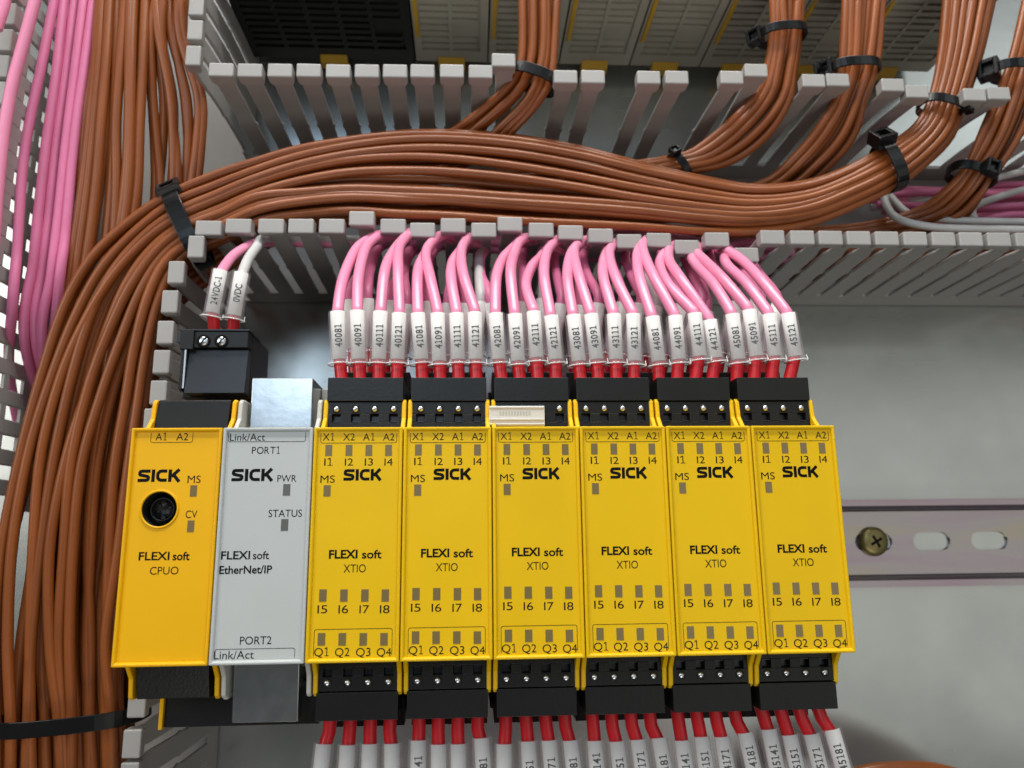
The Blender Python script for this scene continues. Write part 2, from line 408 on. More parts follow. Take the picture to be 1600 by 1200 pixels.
# lower wall: the tips as the photograph shows them (some pushed aside by the wires)
low_tips = [(325, 352), (372, 349), (423, 349), (470, 349), (518, 349), (565, 337), (614, 349), (660, 355), (708, 348), (756, 355), (797, 346),
            (846, 355), (892, 359), (939, 364), (984, 373), (1030, 371), (1074, 382), (1121, 370), (1167, 394), (1208, 369), (1254, 363),
            (1298, 362), (1342, 363), (1386, 363), (1430, 362), (1474, 361), (1517, 362), (1561, 363), (1605, 363), (1649, 363), (1693, 363), (1737, 364), (1781, 364), (1825, 364)]
U0L = at(325, 352, 78)[0]
n_f = len(low_tips)
ub0 = at(1605, 363, 78)[0]-28*9.95
for i, (px, py) in enumerate(low_tips):
    ref = 104.0
    tz = 78.0
    p = at(px, py+4, 78)
    ub = ub0+i*9.95
    hid = i >= 19
    f = finger(duct_h, (ub, 104, 12), (p[0], p[1]+2.0 if not hid else 104.6, tz), (1, 0, 0), (0, -1, 0), low=7.9 if hid else 6.6, neck=5.8, wst=62, bend=1.6 if not hid else 1.2)
    rel(f, duct_h)
up_tips = [(345, 110), (390, 111), (437, 111), (482, 111), (528, 112), (573, 112), (617, 112), (660, 112), (706, 112), (751, 113), (787, 95),
           (884, 121), (927, 121), (1014, 122), (1058, 122), (1144, 122), (1182, 111), (1272, 127), (1310, 126), (1396, 134), (1434, 144),
           (1524, 149), (1562, 147), (1650, 150), (1690, 150), (1735, 152), (1780, 152)]
up_slot = [0, 1, 2, 3, 4, 5, 6, 7, 8, 9, 10, 12, 13, 15, 16, 18, 19, 21, 22, 24, 25, 27, 28, 30, 31, 32, 33]
for (px, py), k in zip(up_tips, up_slot):
    p = at(px, py, 78); ub = -2.0+k*9.98
    f = finger(duct_h, (ub, 164, 12), (p[0], p[1]-1.5, 78.0), (1, 0, 0), (0, 1, 0), neck=6.3, wst=72, bend=2.2)
    rel(f, duct_h)
tag(duct_h, 'light grey horizontal slotted wiring duct above the yellow modules, brown wires running through it', 'wiring duct')

duct_v = empty('wiring_duct', (-42, 60, 0))
d = MB(); d.box(-72.6, -11.1, -150, 290, 0.15, 1.5); rel(d.build('base', M['duct'], duct_v, bevel=0.3), duct_v)
for uu in (-11.6, -72):
    d = MB(); d.box(uu-.7, uu+.7, -150, 103 if uu > -50 else 290, 1.6, 12.5); rel(d.build('side_wall', M['duct'], duct_v), duct_v)
d = MB(); d.box(-12.3, -10.9, 166, 290, 1.6, 12.5); rel(d.build('side_wall', M['duct'], duct_v), duct_v)
rt = [(301, 385), (270, 425), (260, 471), (253, 519), (247, 565), (242, 613), (232, 657), (228, 700)]
for k, (px, py) in enumerate(rt):
    p = at(px, py, 78); rel(finger(duct_v, (-11.6, 98.5-k*10.0, 12), (p[0]-1, p[1], 78), (0, 1, 0), (1, 0, 0), capsize=(7.7, 5.2, 5.8), neck=6.4, low=7.2, wst=70, bend=2.5), duct_v)
for k in range(13):
    v = 18-k*10.0
    q = {4: (196, 1010), 5: (196, 1060), 6: (208, 1100), 7: (200, 1163), 8: (196, 1215)}.get(k)
    if k in (5,): continue
    tp = at(q[0], q[1], 78) if q else (-12.5, v, 78)
    rel(finger(duct_v, (-11.6, v, 12), (tp[0]-1, tp[1], 78), (0, 1, 0), (1, 0, 0), capsize=(7.7, 5.2, 5.8), neck=6.4, low=7.2, wst=68, bend=2.2), duct_v)
for k, (px, py) in enumerate([(297, 86), (300, 46), (302, 8), (304, -32), (306, -72)]):
    p = at(px, py, 78); rel(finger(duct_v, (-11.6, 171.0+k*10, 12), (p[0]-1, p[1], 78), (0, 1, 0), (1, 0, 0), capsize=(7.7, 5.2, 5.8), neck=6.4, low=7.2, wst=70, bend=2.5), duct_v)
for k in range(24):
    v = 252-k*10.0
    rel(finger(duct_v, (-72, v, 12), (-72.3, v, 77), (0, 1, 0), (-1, 0, 0), neck=5.4, low=5.4, wst=70), duct_v)
    d = MB(); v -= 5
    for a, b in ((12.4, 46.5), (55, 58), (66.5, 71.5)): d.box(-72.5, -71.5, v-2.5, v+2.5, a, b)
    rel(d.build('bridge_strip', M['duct'], duct_v), duct_v)
tag(duct_v, 'light grey vertical slotted wiring duct down the left edge full of brown and pink wires', 'wiring duct')

# ------------------------------------------------------------------ row of devices at the top edge (seen from below)
TOPV = 214.0
def vented(u0, u1, name, mbody, label, grp=None):
    r = empty(name, ((u0+u1)/2, TOPV+30, 8))
    b = MB(); b.box(u0+.25, u1-.25, TOPV+1.2, TOPV+70, 9, 66); rel(b.build('housing', mbody, r, bevel=0.5), r)
    g = MB(); W = u1-u0
    # border and slats standing proud of the dark body
    g.box(u0+.3, u1-.3, TOPV, TOPV+1.1, 9, 16.5); g.box(u0+.3, u0+3.5, TOPV, TOPV+1.1, 16.6, 65); g.box(u1-3.5, u1-.3, TOPV, TOPV+1.1, 16.6, 65)
    ncol = max(2, round(W/14)); cw = (W-7.4)/ncol
    for c in range(ncol-1): g.box(u0+3.7+cw*(c+1)-.8, u0+3.7+cw*(c+1)+.8, TOPV+.05, TOPV+1.1, 16.6, 65)
    w = 18.6
    while w < 62:
        for c in range(ncol):
            if c == ncol-1 and 26 < w < 33: continue
            a = u0+3.6+cw*c; g.box(a+(.7 if c else 0), a+cw-.9, TOPV+.1, TOPV+1.1, w, w+2.2)
        w += 4.0
    rel(g.build('vent_grille', mbody, r), r)
    mid = (u0+u1)/2
    c = MB(); c.prism_vw(mid-6, mid+6, [(TOPV-2.6, 5.0), (TOPV-2.6, 9.5), (TOPV-0.1, 12.5), (TOPV-0.1, 5.0)])
    rel(c.build('foot_clip', M['amber'], r, bevel=0.5), r)
    if name != 'black_module':
        t = MB(); t.prism_vw(u0+1.2, u0+2.9, [(TOPV-1.0, 27), (TOPV-1.4, 30), (TOPV-1.4, 48), (TOPV-0.05, 56), (TOPV-0.05, 25)])
        rel(t.build('latch', M['amber'], r, bevel=0.3), r)
    tag(r, label, 'module', grp); return r
vented(-11.5, 60.2, 'black_module', M['black'], 'wide black vented module at the top edge, left of the grey vented ones')
for k, lb in enumerate(['grey vented module at the top edge, right next to the wide black one',
                        'grey vented module at the top edge, behind the leftmost brown riser bundle',
                        'grey vented module at the top edge, between the first and second brown riser bundles',
                        'grey vented module at the top edge, half behind the second brown riser bundle',
                        'grey vented module at the top edge, between the second and third brown riser bundles',
                        'grey vented module at the top edge, right of the third brown riser bundle',
                        'rightmost grey vented module at the top edge, behind the fourth brown riser bundle']):
    vented(60.4+32.2*k, 60.4+32.2*(k+1)-.2+(12 if k == 6 else 0), 'vented_module', M['vent'], lb, 'grey vented modules along the top edge')

# ------------------------------------------------------------------ the modules
VB, VT = -25.77, 31.07
WF = 123.2
def uv_on_face(px, py): p = at(px, py, WF); return p[0], p[1]
def shell(name, u0, my, side2=None, tall_left=False):
    """Empty plus housing, side plates and the front cover of one module"""
    r = empty(name, (u0+11.25, 2.6, 8))
    h = MB()
    h.box(u0+1.45, u0+21.05, -30, 35, 8, 98)
    h.box(u0+1.6, u0+20.9, -24.5, 29.8, 98, 117.8)
    rel(h.build('housing', my, r, bevel=0.5), r)
    for s, (a, b), mm in ((0, (0.25, 1.4), my), (1, (21.1, 22.25), side2 or my)):
        pl = MB(); hi = 47 if (tall_left and s == 0) else 40.8
        pl.prism_vw(u0+a, u0+b, [(-35.2, 60), (-35.2, 112.0), (-34.4, 113.0), (-30, 113.6), (-26.2, 116.8), (-24.5, 117.6), (29.8, 117.6), (31.5, 116.8),
                                 (35, 113.6), (39.5, 113.0), (40.3, 112.0), (40.3, 60)])
        rel(pl.build('side_plate', mm, r, bevel=0.28), r)
    if tall_left:
        pl = MB(); pl.box(u0+.3, u0+1.35, 40.9, 46.9, 90, 106.5); rel(pl.build('side_plate', my, r, bevel=0.28), r)
    pl = MB(); pl.box(u0+.3, u0+22.2, -46, 49, 8, 77.5); rel(pl.build('rear_housing', M['black'], r, bevel=0.3), r)
    return r
def cover(r, u0, m, hole=None):
    c = MB(); c.box(u0+.12, u0+22.38, VB, VT, 117.9, WF); co_ = c.build('front_cover', m, None)
    if hole:
        q = MB(); q.cyl((hole[0], hole[1], 110), (0, 0, 1), hole[2], 20, 40); cut(co_, q)
        for p in co_.data.polygons: p.use_smooth = False
    b = co_.modifiers.new('bevel', 'BEVEL'); b.width = .25*MM; b.segments = 2; b.limit_method = 'ANGLE'; b.angle_limit = 0.7
    co_.parent = r; rel(co_, r)
    rm = MB(); t = 1.0; a0, a1 = u0+.14, u0+22.36; lo, hi = VB+.02, VT-.02; g = WF+.01; k = WF+.75
    # raised frame, its inner edge chamfered
    o4 = [(a0, lo), (a1, lo), (a1, hi), (a0, hi)]; i4 = [(a0+t, lo+t), (a1-t, lo+t), (a1-t, hi-t), (a0+t, hi-t)]
    j4 = [(a0+t*.75, lo+t*.75), (a1-t*.75, lo+t*.75), (a1-t*.75, hi-t*.75), (a0+t*.75, hi-t*.75)]
    vs = [(x, y, g-.5) for x, y in o4]+[(x, y, k) for x, y in o4]+[(x, y, k) for x, y in j4]+[(x, y, g) for x, y in i4]
    fs = []
    for a in range(3):
        for b_ in range(4): fs.append((a*4+b_, a*4+(b_+1) % 4, (a+1)*4+(b_+1) % 4, (a+1)*4+b_))
    rm.add(vs, fs)
    fr = rm.build('rim', m, co_, bevel=0.3, seg=3)
    return co_
def window(parent, cx, cy, w, h, m, base):
    b = MB(); b.box(cx-w/2, cx+w/2, cy-h/2, cy+h/2, WF-.1, WF+.06)
    return b.build('indicator_window', m, parent)
def plug(r, u0, a, b, v_out, v_in, wf, name='terminal_block', sgn=1):
    """pluggable terminal block; v_out is the wire side, v_in the side next to the cover"""
    c = MB(); lo, hi = sorted((v_out, v_in)); mid = v_out+(v_in-v_out)*0.47
    l2, h2 = sorted((mid-sgn*.12, v_in)); l1, h1 = sorted((v_out, mid+sgn*.12))
    c.box(u0+a, u0+b, l1, h1, wf-14, wf)                       # smooth outer part
    body = c
    body.box(u0+a+.05, u0+b-.05, l2, h2, wf-14, wf-2.6)
    # front lattice of the inner part with four square openings
    W = b-a; pitch = W/4.0; sq = 1.15
    vs0 = v_in-sgn*0.5; cy = v_in+sgn*2.1 if sgn < 0 else v_in+2.1
    cy = v_in+sgn*2.9
    fz = (wf-2.6, wf-.35)
    def bx(x0, x1, y0, y1): 
        y0, y1 = sorted((y0, y1)); body.box(x0, x1, y0, y1, *fz)
    bx(u0+a+.1, u0+b-.1, v_in, cy-sgn*sq)
    bx(u0+a+.1, u0+b-.1, cy+sgn*sq, mid-sgn*.15)
    xs = [u0+a+.1]
    for k in range(4): xs += [u0+a+pitch*(k+.5)-sq, u0+a+pitch*(k+.5)+sq]
    xs.append(u0+b-.1)
    for k in range(0, 10, 2): bx(xs[k], xs[k+1], cy-sgn*sq, cy+sgn*sq)
    o = rel(body.build(name, M['black'], r, bevel=0.12), r)
    for k in range(4):
        s = MB(); x = u0+a+pitch*(k+.5); y = cy+sgn*(sq+1.35)
        n = 14; rr = [(0.82, wf-.4), (0.75, wf-.12), (0.45, wf+.08), (.01, wf+.12)]; vs = []; fs = []
        for q, w in rr: vs += [(x+q*math.cos(6.2832*i/n), y+q*math.sin(6.2832*i/n), w) for i in range(n)]
        for i in range(3): fs += [(i*n+j, i*n+(j+1) % n, (i+1)*n+(j+1) % n, (i+1)*n+j) for j in range(n)]
        s.add(vs, fs, True); s.build('screw', M['steel'], o)
        so_ = MB(); so_.tube([(x+.98*math.cos(6.2832*i/14), y+.98*math.sin(6.2832*i/14), wf-.33) for i in range(14)], .16, 6, closed=True)
        so_.build('screw_ring', M['black'], o)
    for k in range(4):
        s = MB(); x = u0+a+pitch*(k+.5); s.box(x-.95, x+.95, cy-.95, cy+.95, wf-2.55, wf-2.35)
        s.box(x-.9, x+.9, cy-sgn*1.0-.09, cy-sgn*1.0+.09, wf-.5, wf-.22)
        s.build('clamp', M['slate'], o)
    return o

# --- controller module (leftmost)
r = shell('controller_module', 0.0, M['yellow_deep'], None)
sx, sy = uv_on_face(249, 795.5)
cv = cover(r, 0.0, M['yellow_deep'], (sx, sy, 4.35))
lip = MB(); lip.tube([(sx+4.5*math.cos(6.2832*i/40), sy+4.5*math.sin(6.2832*i/40), WF+.02) for i in range(40)], .3, 8, closed=True)
lip.build('socket_lip', M['yellow_deep'], cv)
sk = MB()
n = 36
def ring(mb, cx, cy, prof_, n=36):
    vs = []; fs = []
    for q, w in prof_: vs += [(cx+q*math.cos(6.2832*i/n), cy+q*math.sin(6.2832*i/n), w) for i in range(n)]
    for i in range(len(prof_)-1): fs += [(i*n+j, i*n+(j+1) % n, (i+1)*n+(j+1) % n, (i+1)*n+j) for j in range(n)]
    mb.add(vs, fs, True)
ring(sk, sx, sy, [(4.33, WF-.25), (4.2, WF-.3), (4.15, 119), (3.0, 118.2), (3.0, 121.2), (2.75, 121.5), (2.55, 121.2), (2.5, 119.2), (.01, 119.2)])
skt = rel(sk.build('round_socket', M['black'], r), r)
pn = MB()
for a in (20, 80, 140, 200, 260, 320): pn.cyl((sx+1.5*math.cos(math.radians(a)), sy+1.5*math.sin(math.radians(a)), 119.25), (0, 0, 1), .25, .8, 10)
pn.box(sx-.5, sx+.5, sy-2.4, sy-1.7, 119.25, 120.3)
pn.build('contact_pins', M['slate'], skt)
ink = MB(); soft = MB(); sof2 = MB()
TW = WF+.03
def cpx(o, s): return lambda x, y: uv_on_face(o[0]+x/s, o[1]+y/s)
c1 = cpx((160, 580), 4.706)
S = 0.1637            # mm per photo pixel on the cover
def T(mb_, s, f, x, y, wpx, hpx, sc_, bold=0.0):
    u, v = f(x, y); put_text(mb_, s, u, v, wpx/sc_*S, hpx/sc_*S, TW, bold)
T(soft, 'A1', c1, 433, 480, 78, 56, 4.706); T(soft, 'A2', c1, 588, 480, 84, 56, 4.706)
a, b_ = c1(360, 455); e, g_ = c1(662, 523); bracket(soft, a, e, b_, g_, TW)
u, v = c1(420, 768); logo(ink, u, v, 300/4.706*S, 88/4.706*S, TW)
T(soft, 'MS', c1, 675, 793, 92, 56, 4.706); T(soft, 'CV', c1, 655, 1050, 80, 56, 4.706)
for x, y in ((670, 880), (650, 1140)): u, v = c1(x, y); window(cv, u, v, 1.65, 2.8, M['led_y'], r)
c6 = cpx((160, 820), 4.706)
T(ink, 'FLEXI', c6, 381, 228, 210, 58, 4.706, 0.02); T(ink, 'soft', c6, 580, 228, 116, 58, 4.706, 0.02)
T(sof2, 'CPUO', c6, 455, 335, 195, 56, 4.706)
ink.build('printed_logo', M['ink'], cv); soft.build('printed_legend', M['ink_soft'], cv); sof2.build('printed_legend', M['ink_soft'], cv)
# short upper block, stepped lower block and the supply plug
b = MB(); b.prism_vw(1.5, 20.4, [(31.5, 96), (31.5, 114.0), (40.2, 112.0), (40.5, 111), (41.0, 96)]); rel(b.build('upper_block', M['black'], r, bevel=.2), r)
b = MB(); b.prism_vw(2.0, 19.6, [(-26.5, 96), (-26.5, 114.0), (-35.0, 112.0), (-35.9, 96)]); rel(b.build('lower_block', M['black'], r, bevel=.2), r)
b = MB(); b.box(3.4, 44, -45.0, -34, 80, 96.5); rel(b.build('lower_carrier', M['black'], r, bevel=.2), r)
b = MB(); b.box(2.2, 3.3, -45.4, -34, 80, 97.4); rel(b.build('side_plate', M['yellow_deep'], r, bevel=.25), r)
b = MB(); b.box(0.3, 19.6, 44.5, 63.6, 74, 93.0); b.box(0.3, 19.6, 58.6, 63.6, 93.05, 97); b.box(0.3, 4.2, 57.9, 64.0, 97.05, 97.8)
b.box(0.6, 1.6, 46, 58.3, 93.05, 97.2); 
sp = rel(b.build('supply_plug', M['black'], r, bevel=.25), r)
b = MB(); b.prism_vw(2.4, 19.5, [(45.0, 93.05), (45.0, 97.5), (58.4, 95.6), (58.4, 93.05)]); b.build('label_plate', M['slate'], sp, bevel=.15)
b = MB(); b.box(1.75, 2.25, 46.5, 58.0, 93.05, 97.4); b.build('clip', M['steel'], sp)
b = MB(); b.box(-1.6, 0.25, 60.8, 63.6, 90, 94.8); b.box(-.2, 19.8, 63.75, 64.15, 84, 97.2); b.build('flange', M['slate'], sp)
for px, py in ((318, 533), (346, 533)):
    q = at(px, py, 97.1); b = MB(); ring(b, q[0], q[1], [(2.0, 97.02), (2.0, 97.25), (1.55, 97.25), (1.5, 97.05)], 20); b.build('screw_well', M['ink'], sp)
    b = MB(); ring(b, q[0], q[1], [(1.45, 97.05), (1.4, 97.3), (0.9, 97.55), (.01, 97.6)], 20); s_ = b.build('screw', M['steel'], sp)
    b = MB(); dx, dy = math.cos(.9)*1.4, math.sin(.9)*1.4
    b.prism_uv([(q[0]-dx-.15*dy, q[1]-dy+.15*dx), (q[0]-dx+.15*dy, q[1]-dy-.15*dx), (q[0]+dx+.15*dy, q[1]+dy-.15*dx), (q[0]+dx-.15*dy, q[1]+dy+.15*dx)], 97.3, 97.66)
    b.build('slot', M['ink'], s_)
tag(r, 'deep yellow controller module with a round socket, at the left end of the row', 'control module')

# --- gateway module (light grey)
G0 = 22.5
r = shell('gateway_module', G0, M['cream'])
cv = cover(r, G0, M['grey'])
ink = MB(); soft = MB(); sof2 = MB()
T(soft, 'Link/Act', c1, 1068, 483, 250, 56, 4.706)
a, b_ = c1(930, 452); e, g_ = c1(1493, 517); bracket(soft, a, e, b_, g_, TW)
T(soft, 'PORT1', c1, 1203, 580, 198, 54, 4.706)
u, v = c1(1105, 763); logo(ink, u, v, 296/4.706*S, 88/4.706*S, TW)
T(soft, 'PWR', c1, 1357, 787, 135, 52, 4.706); T(soft, 'STATUS', c1, 1345, 1043, 235, 54, 4.706)
for x, y in ((1355, 872), (1340, 1130)): u, v = c1(x, y); window(cv, u, v, 1.75, 2.85, M['led_g'], r)
T(ink, 'FLEXI', c6, 980, 222, 200, 58, 4.706, 0.02); T(ink, 'soft', c6, 1167, 222, 112, 56, 4.706, 0.012)
T(ink, 'EtherNet/IP', c6, 1055, 328, 362, 56, 4.706, 0.02)
T(sof2, 'PORT2', c6, 1128, 848, 213, 56, 4.706)
T(sof2, 'Link/Act', c6, 968, 955, 268, 56, 4.706)
a, b_ = c6(824, 985); e, g_ = c6(1416, 906); bracket(sof2, a, e, b_, g_, TW)
ink.build('printed_logo', M['ink'], cv); soft.build('printed_legend', M['ink'], cv); sof2.build('printed_legend', M['ink'], cv)
b = MB(); b.box(G0+2.6, G0+19.0, 33.0, 46.8, 92, 110); rel(b.build('port_shield', M['tin'], r, bevel=.25), r)
b = MB(); b.prism_vw(G0+2.2, G0+18.6, [(-26.6, 92), (-26.6, 110.4), (-41.6, 109.4), (-41.6, 92)]); rel(b.build('port_shield', M['tin'], r, bevel=.25), r)
b = MB(); b.box(G0+19.1, G0+21.9, 33.0, 46.2, 84, 98); rel(b.build('housing_step', M['cream'], r, bevel=.3), r)
b = MB(); b.box(G0-.1, G0+1.2, 33.0, 40.6, 100, 110); rel(b.build('side_plate', M['cream'], r, bevel=.3), r); b = MB(); b.box(G0-.1, G0+1.2, -35.9, -26, 100, 110); rel(b.build('side_plate', M['cream'], r, bevel=.3), r)
tag(r, 'light grey network gateway module between the deep yellow controller and the first lettered yellow module', 'control module')

# --- six input/output modules
pos_lbl = ['touching the light grey gateway module, leftmost of its kind', 'second lettered module right of the light grey gateway',
           'with a white marker strip clipped across its upper terminals', 'directly right of the one with the white marker strip',
           'second from the right end of the row', 'at the right end of the row beside the bare metal plate']
def io_module():
    u0 = 45.0
    r = shell('io_module', u0, M['yellow'])
    cv = cover(r, u0, M['yellow'])
    ink = MB(); soft = MB(); sof2 = MB()
    c2 = cpx((470, 580), 3.478); c4 = cpx((460, 860), 3.478); k = 3.478
    for s, x in (('X1', 151), ('X2', 262), ('A1', 370), ('A2', 478)): T(soft, s, c2, x, 356, 62, 41, k)
    a, b_ = c2(110, 338); e, g_ = c2(521, 389); bracket(soft, a, e, b_, g_, TW)
    for x in (152, 262, 370, 477): u, v = c2(x, 430); window(cv, u, v, 1.7, 2.8, M['led_y'], r)
    for s, x in (('I1', 150), ('I2', 262), ('I3', 370), ('I4', 477)): T(soft, s, c2, x, 492, 44, 41, k)
    T(soft, 'MS', c2, 146, 585, 76, 41, k)
    u, v = c2(143, 650); window(cv, u, v, 1.75, 2.8, M['led_y'], r)
    u, v = c2(337, 563); logo(ink, u, v, 203/k*S, 61/k*S, TW)
    T(ink, 'FLEXI', c2, 231, 993, 148, 44, k, 0.03); T(ink, 'soft', c2, 386, 993, 102, 44, k, 0.02); T(sof2, 'XTIO', c2, 293, 1070, 115, 43, k)
    for x, s in ((155, 'I5'), (269, 'I6'), (383, 'I7'), (494, 'I8')):
        u, v = c4(x, 245); window(cv, u, v, 1.8, 2.9, M['led_y'], r); T(sof2, s, c4, x-3, 318, 50, 43, k)
    for x, s in ((147, 'Q1'), (260, 'Q2'), (374, 'Q3'), (487, 'Q4')):
        u, v = c4(x, 483); window(cv, u, v, 1.8, 2.9, M['led_y'], r); T(sof2, s, c4, x, 551, 74, 43, k)
    a, b_ = c4(103, 577); e, g_ = c4(532, 423); bracket(sof2, a, e, b_, g_, TW)
    ink.build('printed_logo', M['ink'], cv); soft.build('printed_legend', M['ink_soft'], cv); sof2.build('printed_legend', M['ink_soft'], cv)
    plug(r, u0, 1.1, 21.4, 46.2, 32.2, 113.2, sgn=1)
    plug(r, u0, 1.1, 21.4, -40.9, -26.6, 113.2, sgn=-1)
    b = MB(); b.box(u0+1.0, u0+21.6, 40, 52.0, 78, 94); rel(b.build('rear_terminal_block', M['black'], r, bevel=.2), r)
    b = MB(); b.box(u0+1.0, u0+21.6, -46.5, -33, 78, 94); rel(b.build('rear_terminal_block', M['black'], r, bevel=.2), r)
    return r
io0 = io_module()
for k in range(6):
    o = io0 if k == 0 else copy_thing(io0)
    o.location = P(45+22.5*k+11.25, 2.6, 8)
    tag(o, 'yellow input output module '+pos_lbl[k], 'control module', 'yellow input output modules in a row')
# taller side plates seen between some plugs
def fix_inverse():
    pass
# white marker strip on the third one
p0 = at(764, 632, 114.4); p1 = at(851, 662, 114.4)
b = MB(); b.box(p0[0], p1[0], 32.6, 38.0, 113.35, 115.1); b.box(p0[0]+.1, p1[0]-.1, 34.0, 34.6, 115.0, 115.4); b.box(p0[0]+.1, p1[0]-.1, 37.3, 37.8, 115.0, 115.35); b.box(p0[0]+.1, p1[0]-.1, 32.8, 33.2, 115.0, 115.3)
mo = b.build('marker_strip', M['tag'], bevel=.2)
tag(mo, 'white plastic marker strip clipped over the upper terminal screws of a yellow module', 'marker strip')
fm = MB()
for k in range(11):
    x = p0[0]+2.8+k*0.78; fm.box(x, x+.5, 35.4, 36.5, 115.05, 115.14)
fm.build('worn_print', M['grey'], mo)

# ------------------------------------------------------------------ pink wires with markers
def sleeve(parent, base, top, text, wire_r=1.65, face=(0, 0, 1), L_extra=0, tagr=2.2, rev=False, textpos=0.40, twid=None):
    """clear marker sleeve with a curved white tag; base = end at the ferrule"""
    b = Vector(base); t = Vector(top); ax = (t-b).normalized(); L = (t-b).length
    to = Vector(CAMP)-b; f = (to-ax*to.dot(ax)).normalized(); f = (f*0.6+(Vector(face)-ax*ax.z)*0.4); f = (f-ax*f.dot(ax)).normalized()
    sd = f.cross(ax).normalized()          # points to the tag's right or left
    if sd.x < 0: sd = -sd
    # tag: 150 degree shell
    mb = MB(); na = 12; vs = []; fs = []
    A = math.radians(66)
    z0, z1 = 1.3, L
    for z in (z0, z1):
        for rr in (tagr, tagr-.28):
            for i in range(na+1):
                a = -A+2*A*i/na; vs.append(b+ax*z+(f*math.cos(a)+sd*math.sin(a)*1.02)*rr)
    m = na+1
    for i in range(na):
        fs.append((i, i+1, 2*m+i+1, 2*m+i)); fs.append((m+i, m+i+1, 3*m+i+1, 3*m+i))
        fs.append((i, i+1, m+i+1, m+i)); fs.append((2*m+i, 2*m+i+1, 3*m+i+1, 3*m+i))
    fs.append((0, m, 3*m, 2*m)); fs.append((na, m+na, 3*m+na, 2*m+na))
    mb.add(vs, fs, True)
    tg = mb.build('marker_tag', M['tag'], parent)
    # print, wrapped round the tag, reading towards the wire end
    if text:
        vs_, fs_ = text_poly(text, 0.02, 7)
        W = twid or (1.62*len(text)); H = 2.0; mb = MB(); out = []
        cz = z0+(z1-z0)*textpos
        for x, y in vs_:
            z = cz+x*W; s_ = -((y/CAPH)-0.5)*H; a = s_/(tagr)
            out.append(b+ax*z+(f*math.cos(a)+sd*math.sin(a)*1.02)*(tagr+.05))
        mb.add(out, fs_); mb.build('marker_print', M['ink'], tg)
    # clear sleeve with a flared clip rim
    n = 20; vs = []; fs = []
    sec = [(0, 1.22), (.35, 1.12), (1.2, 1.0), (L*.5, 1.0), (L+.2, .97)]
    for z, k in sec:
        for i in range(n):
            a = 2*math.pi*i/n; vs.append(b+ax*z+(f*math.cos(a)*2.45+sd*math.sin(a)*2.75)*k)
    for j in range(len(sec)-1): fs += [(j*n+i, j*n+(i+1) % n, (j+1)*n+(i+1) % n, (j+1)*n+i) for i in range(n)]
    mb = MB(); mb.add(vs, fs, True); sl = mb.build('clear_sleeve', M['clear'], parent)
    mb = MB()
    pts = [b+(f*math.cos(a)*2.45+sd*math.sin(a)*2.75)*1.2 for a in [2*math.pi*i/24 for i in range(24)]]
    mb.tube(pts, .2, 6, closed=True)
    e = 2.75*1.04
    mb.tube([b+sd*e*.75+f*1.6-ax*.0, b+sd*e*1.02+f*1.9-ax*.5, b+sd*e*1.12+f*1.2-ax*.1, b+sd*e*1.08+ax*1.4+f*.5], .13, 6)
    mb.build('sleeve_rim', M['tag'], sl)
    return tg

def loc3(q, w): return Vector(at(q[0], q[1], w))
tops = []
def C5(x, y): return (500+x/3.81, 320+y/3.81)
def C6(x, y): return (880+x/3.81, 320+y/3.81)
FW = [  # sleeve top, sleeve bottom, path of the wire above the sleeve
 (C5(105,640), C5(118,950), [C5(135,450), C5(200,290), C5(260,225), C5(355,180)]),
 (C5(222,635), C5(232,950), [C5(230,430), C5(270,265), C5(330,200), C5(395,178)]),
 (C5(360,640), C5(350,950), [C5(385,400), C5(430,290), C5(500,200), C5(545,165)]),
 (C5(472,650), C5(460,950), [C5(465,400), C5(470,260), C5(520,185), C5(575,160)]),
 (C5(583,650), C5(605,950), [C5(580,430), C5(600,340), C5(650,260), C5(715,185)]),
 (C5(700,650), C5(710,960), [C5(655,430), C5(630,300), C5(665,225), C5(745,180)]),
 (C5(812,650), C5(822,950), [C5(780,440), C5(790,340), C5(830,280), C5(880,215)]),
 (C5(922,645), C5(927,950), [C5(855,420), C5(840,290), C5(865,220), C5(920,190)]),
 (C5(1045,650), C5(1065,950), [C5(1050,430), C5(1090,320), C5(1140,265), C5(1210,200)]),
 (C5(1160,655), C5(1180,960), [C5(1135,400), C5(1160,280), C5(1190,220), C5(1250,195)]),
 (C5(1272,640), C5(1290,940), [C5(1225,480), C5(1260,370), C5(1310,315), C5(1365,250)]),
 (C5(1375,665), C5(1405,950), [C5(1335,430), C5(1345,300), C5(1380,240), C5(1425,205)]),
 (C6(60,660), C6(95,960), [C6(25,440), C6(40,310), C6(80,245), C6(140,210)]),
 (C6(165,655), C6(200,950), [C6(95,430), C6(65,300), C6(78,245), C6(135,215)]),
 (C6(300,655), C6(315,950), [C6(240,440), C6(240,340), C6(265,275), C6(310,235)]),
 (C6(415,655), C6(425,960), [C6(315,440), C6(275,310), C6(285,255), C6(325,225)]),
 (C6(530,670), C6(570,960), [C6(455,440), C6(440,310), C6(460,250), C6(490,220)]),
 (C6(665,665), C6(690,950), [C6(540,430), C6(480,290), C6(475,230), C6(520,200)]),
 (C6(780,650), C6(815,930), [C6(630,480), C6(575,360), C6(600,290), C6(640,255)]),
 (C6(870,690), C6(910,940), [C6(700,440), C6(635,340), C6(628,270), C6(670,240)]),
 (C6(1005,655), C6(1045,950), [C6(900,480), C6(800,370), C6(765,315), C6(780,280)]),
 (C6(1105,630), C6(1150,930), [C6(950,440), C6(845,335), C6(800,290), C6(800,250)]),
 (C6(1225,655), C6(1260,930), [C6(1090,470), C6(985,370), C6(960,320), C6(975,290)]),
 (C6(1335,650), C6(1385,930), [C6(1180,450), C6(1070,335), C6(985,278), C6(950,270)]),
]
nums = [m+s for m in ('40', '41', '42', '43', '44', '45') for s in ('081', '091', '111', '121')]
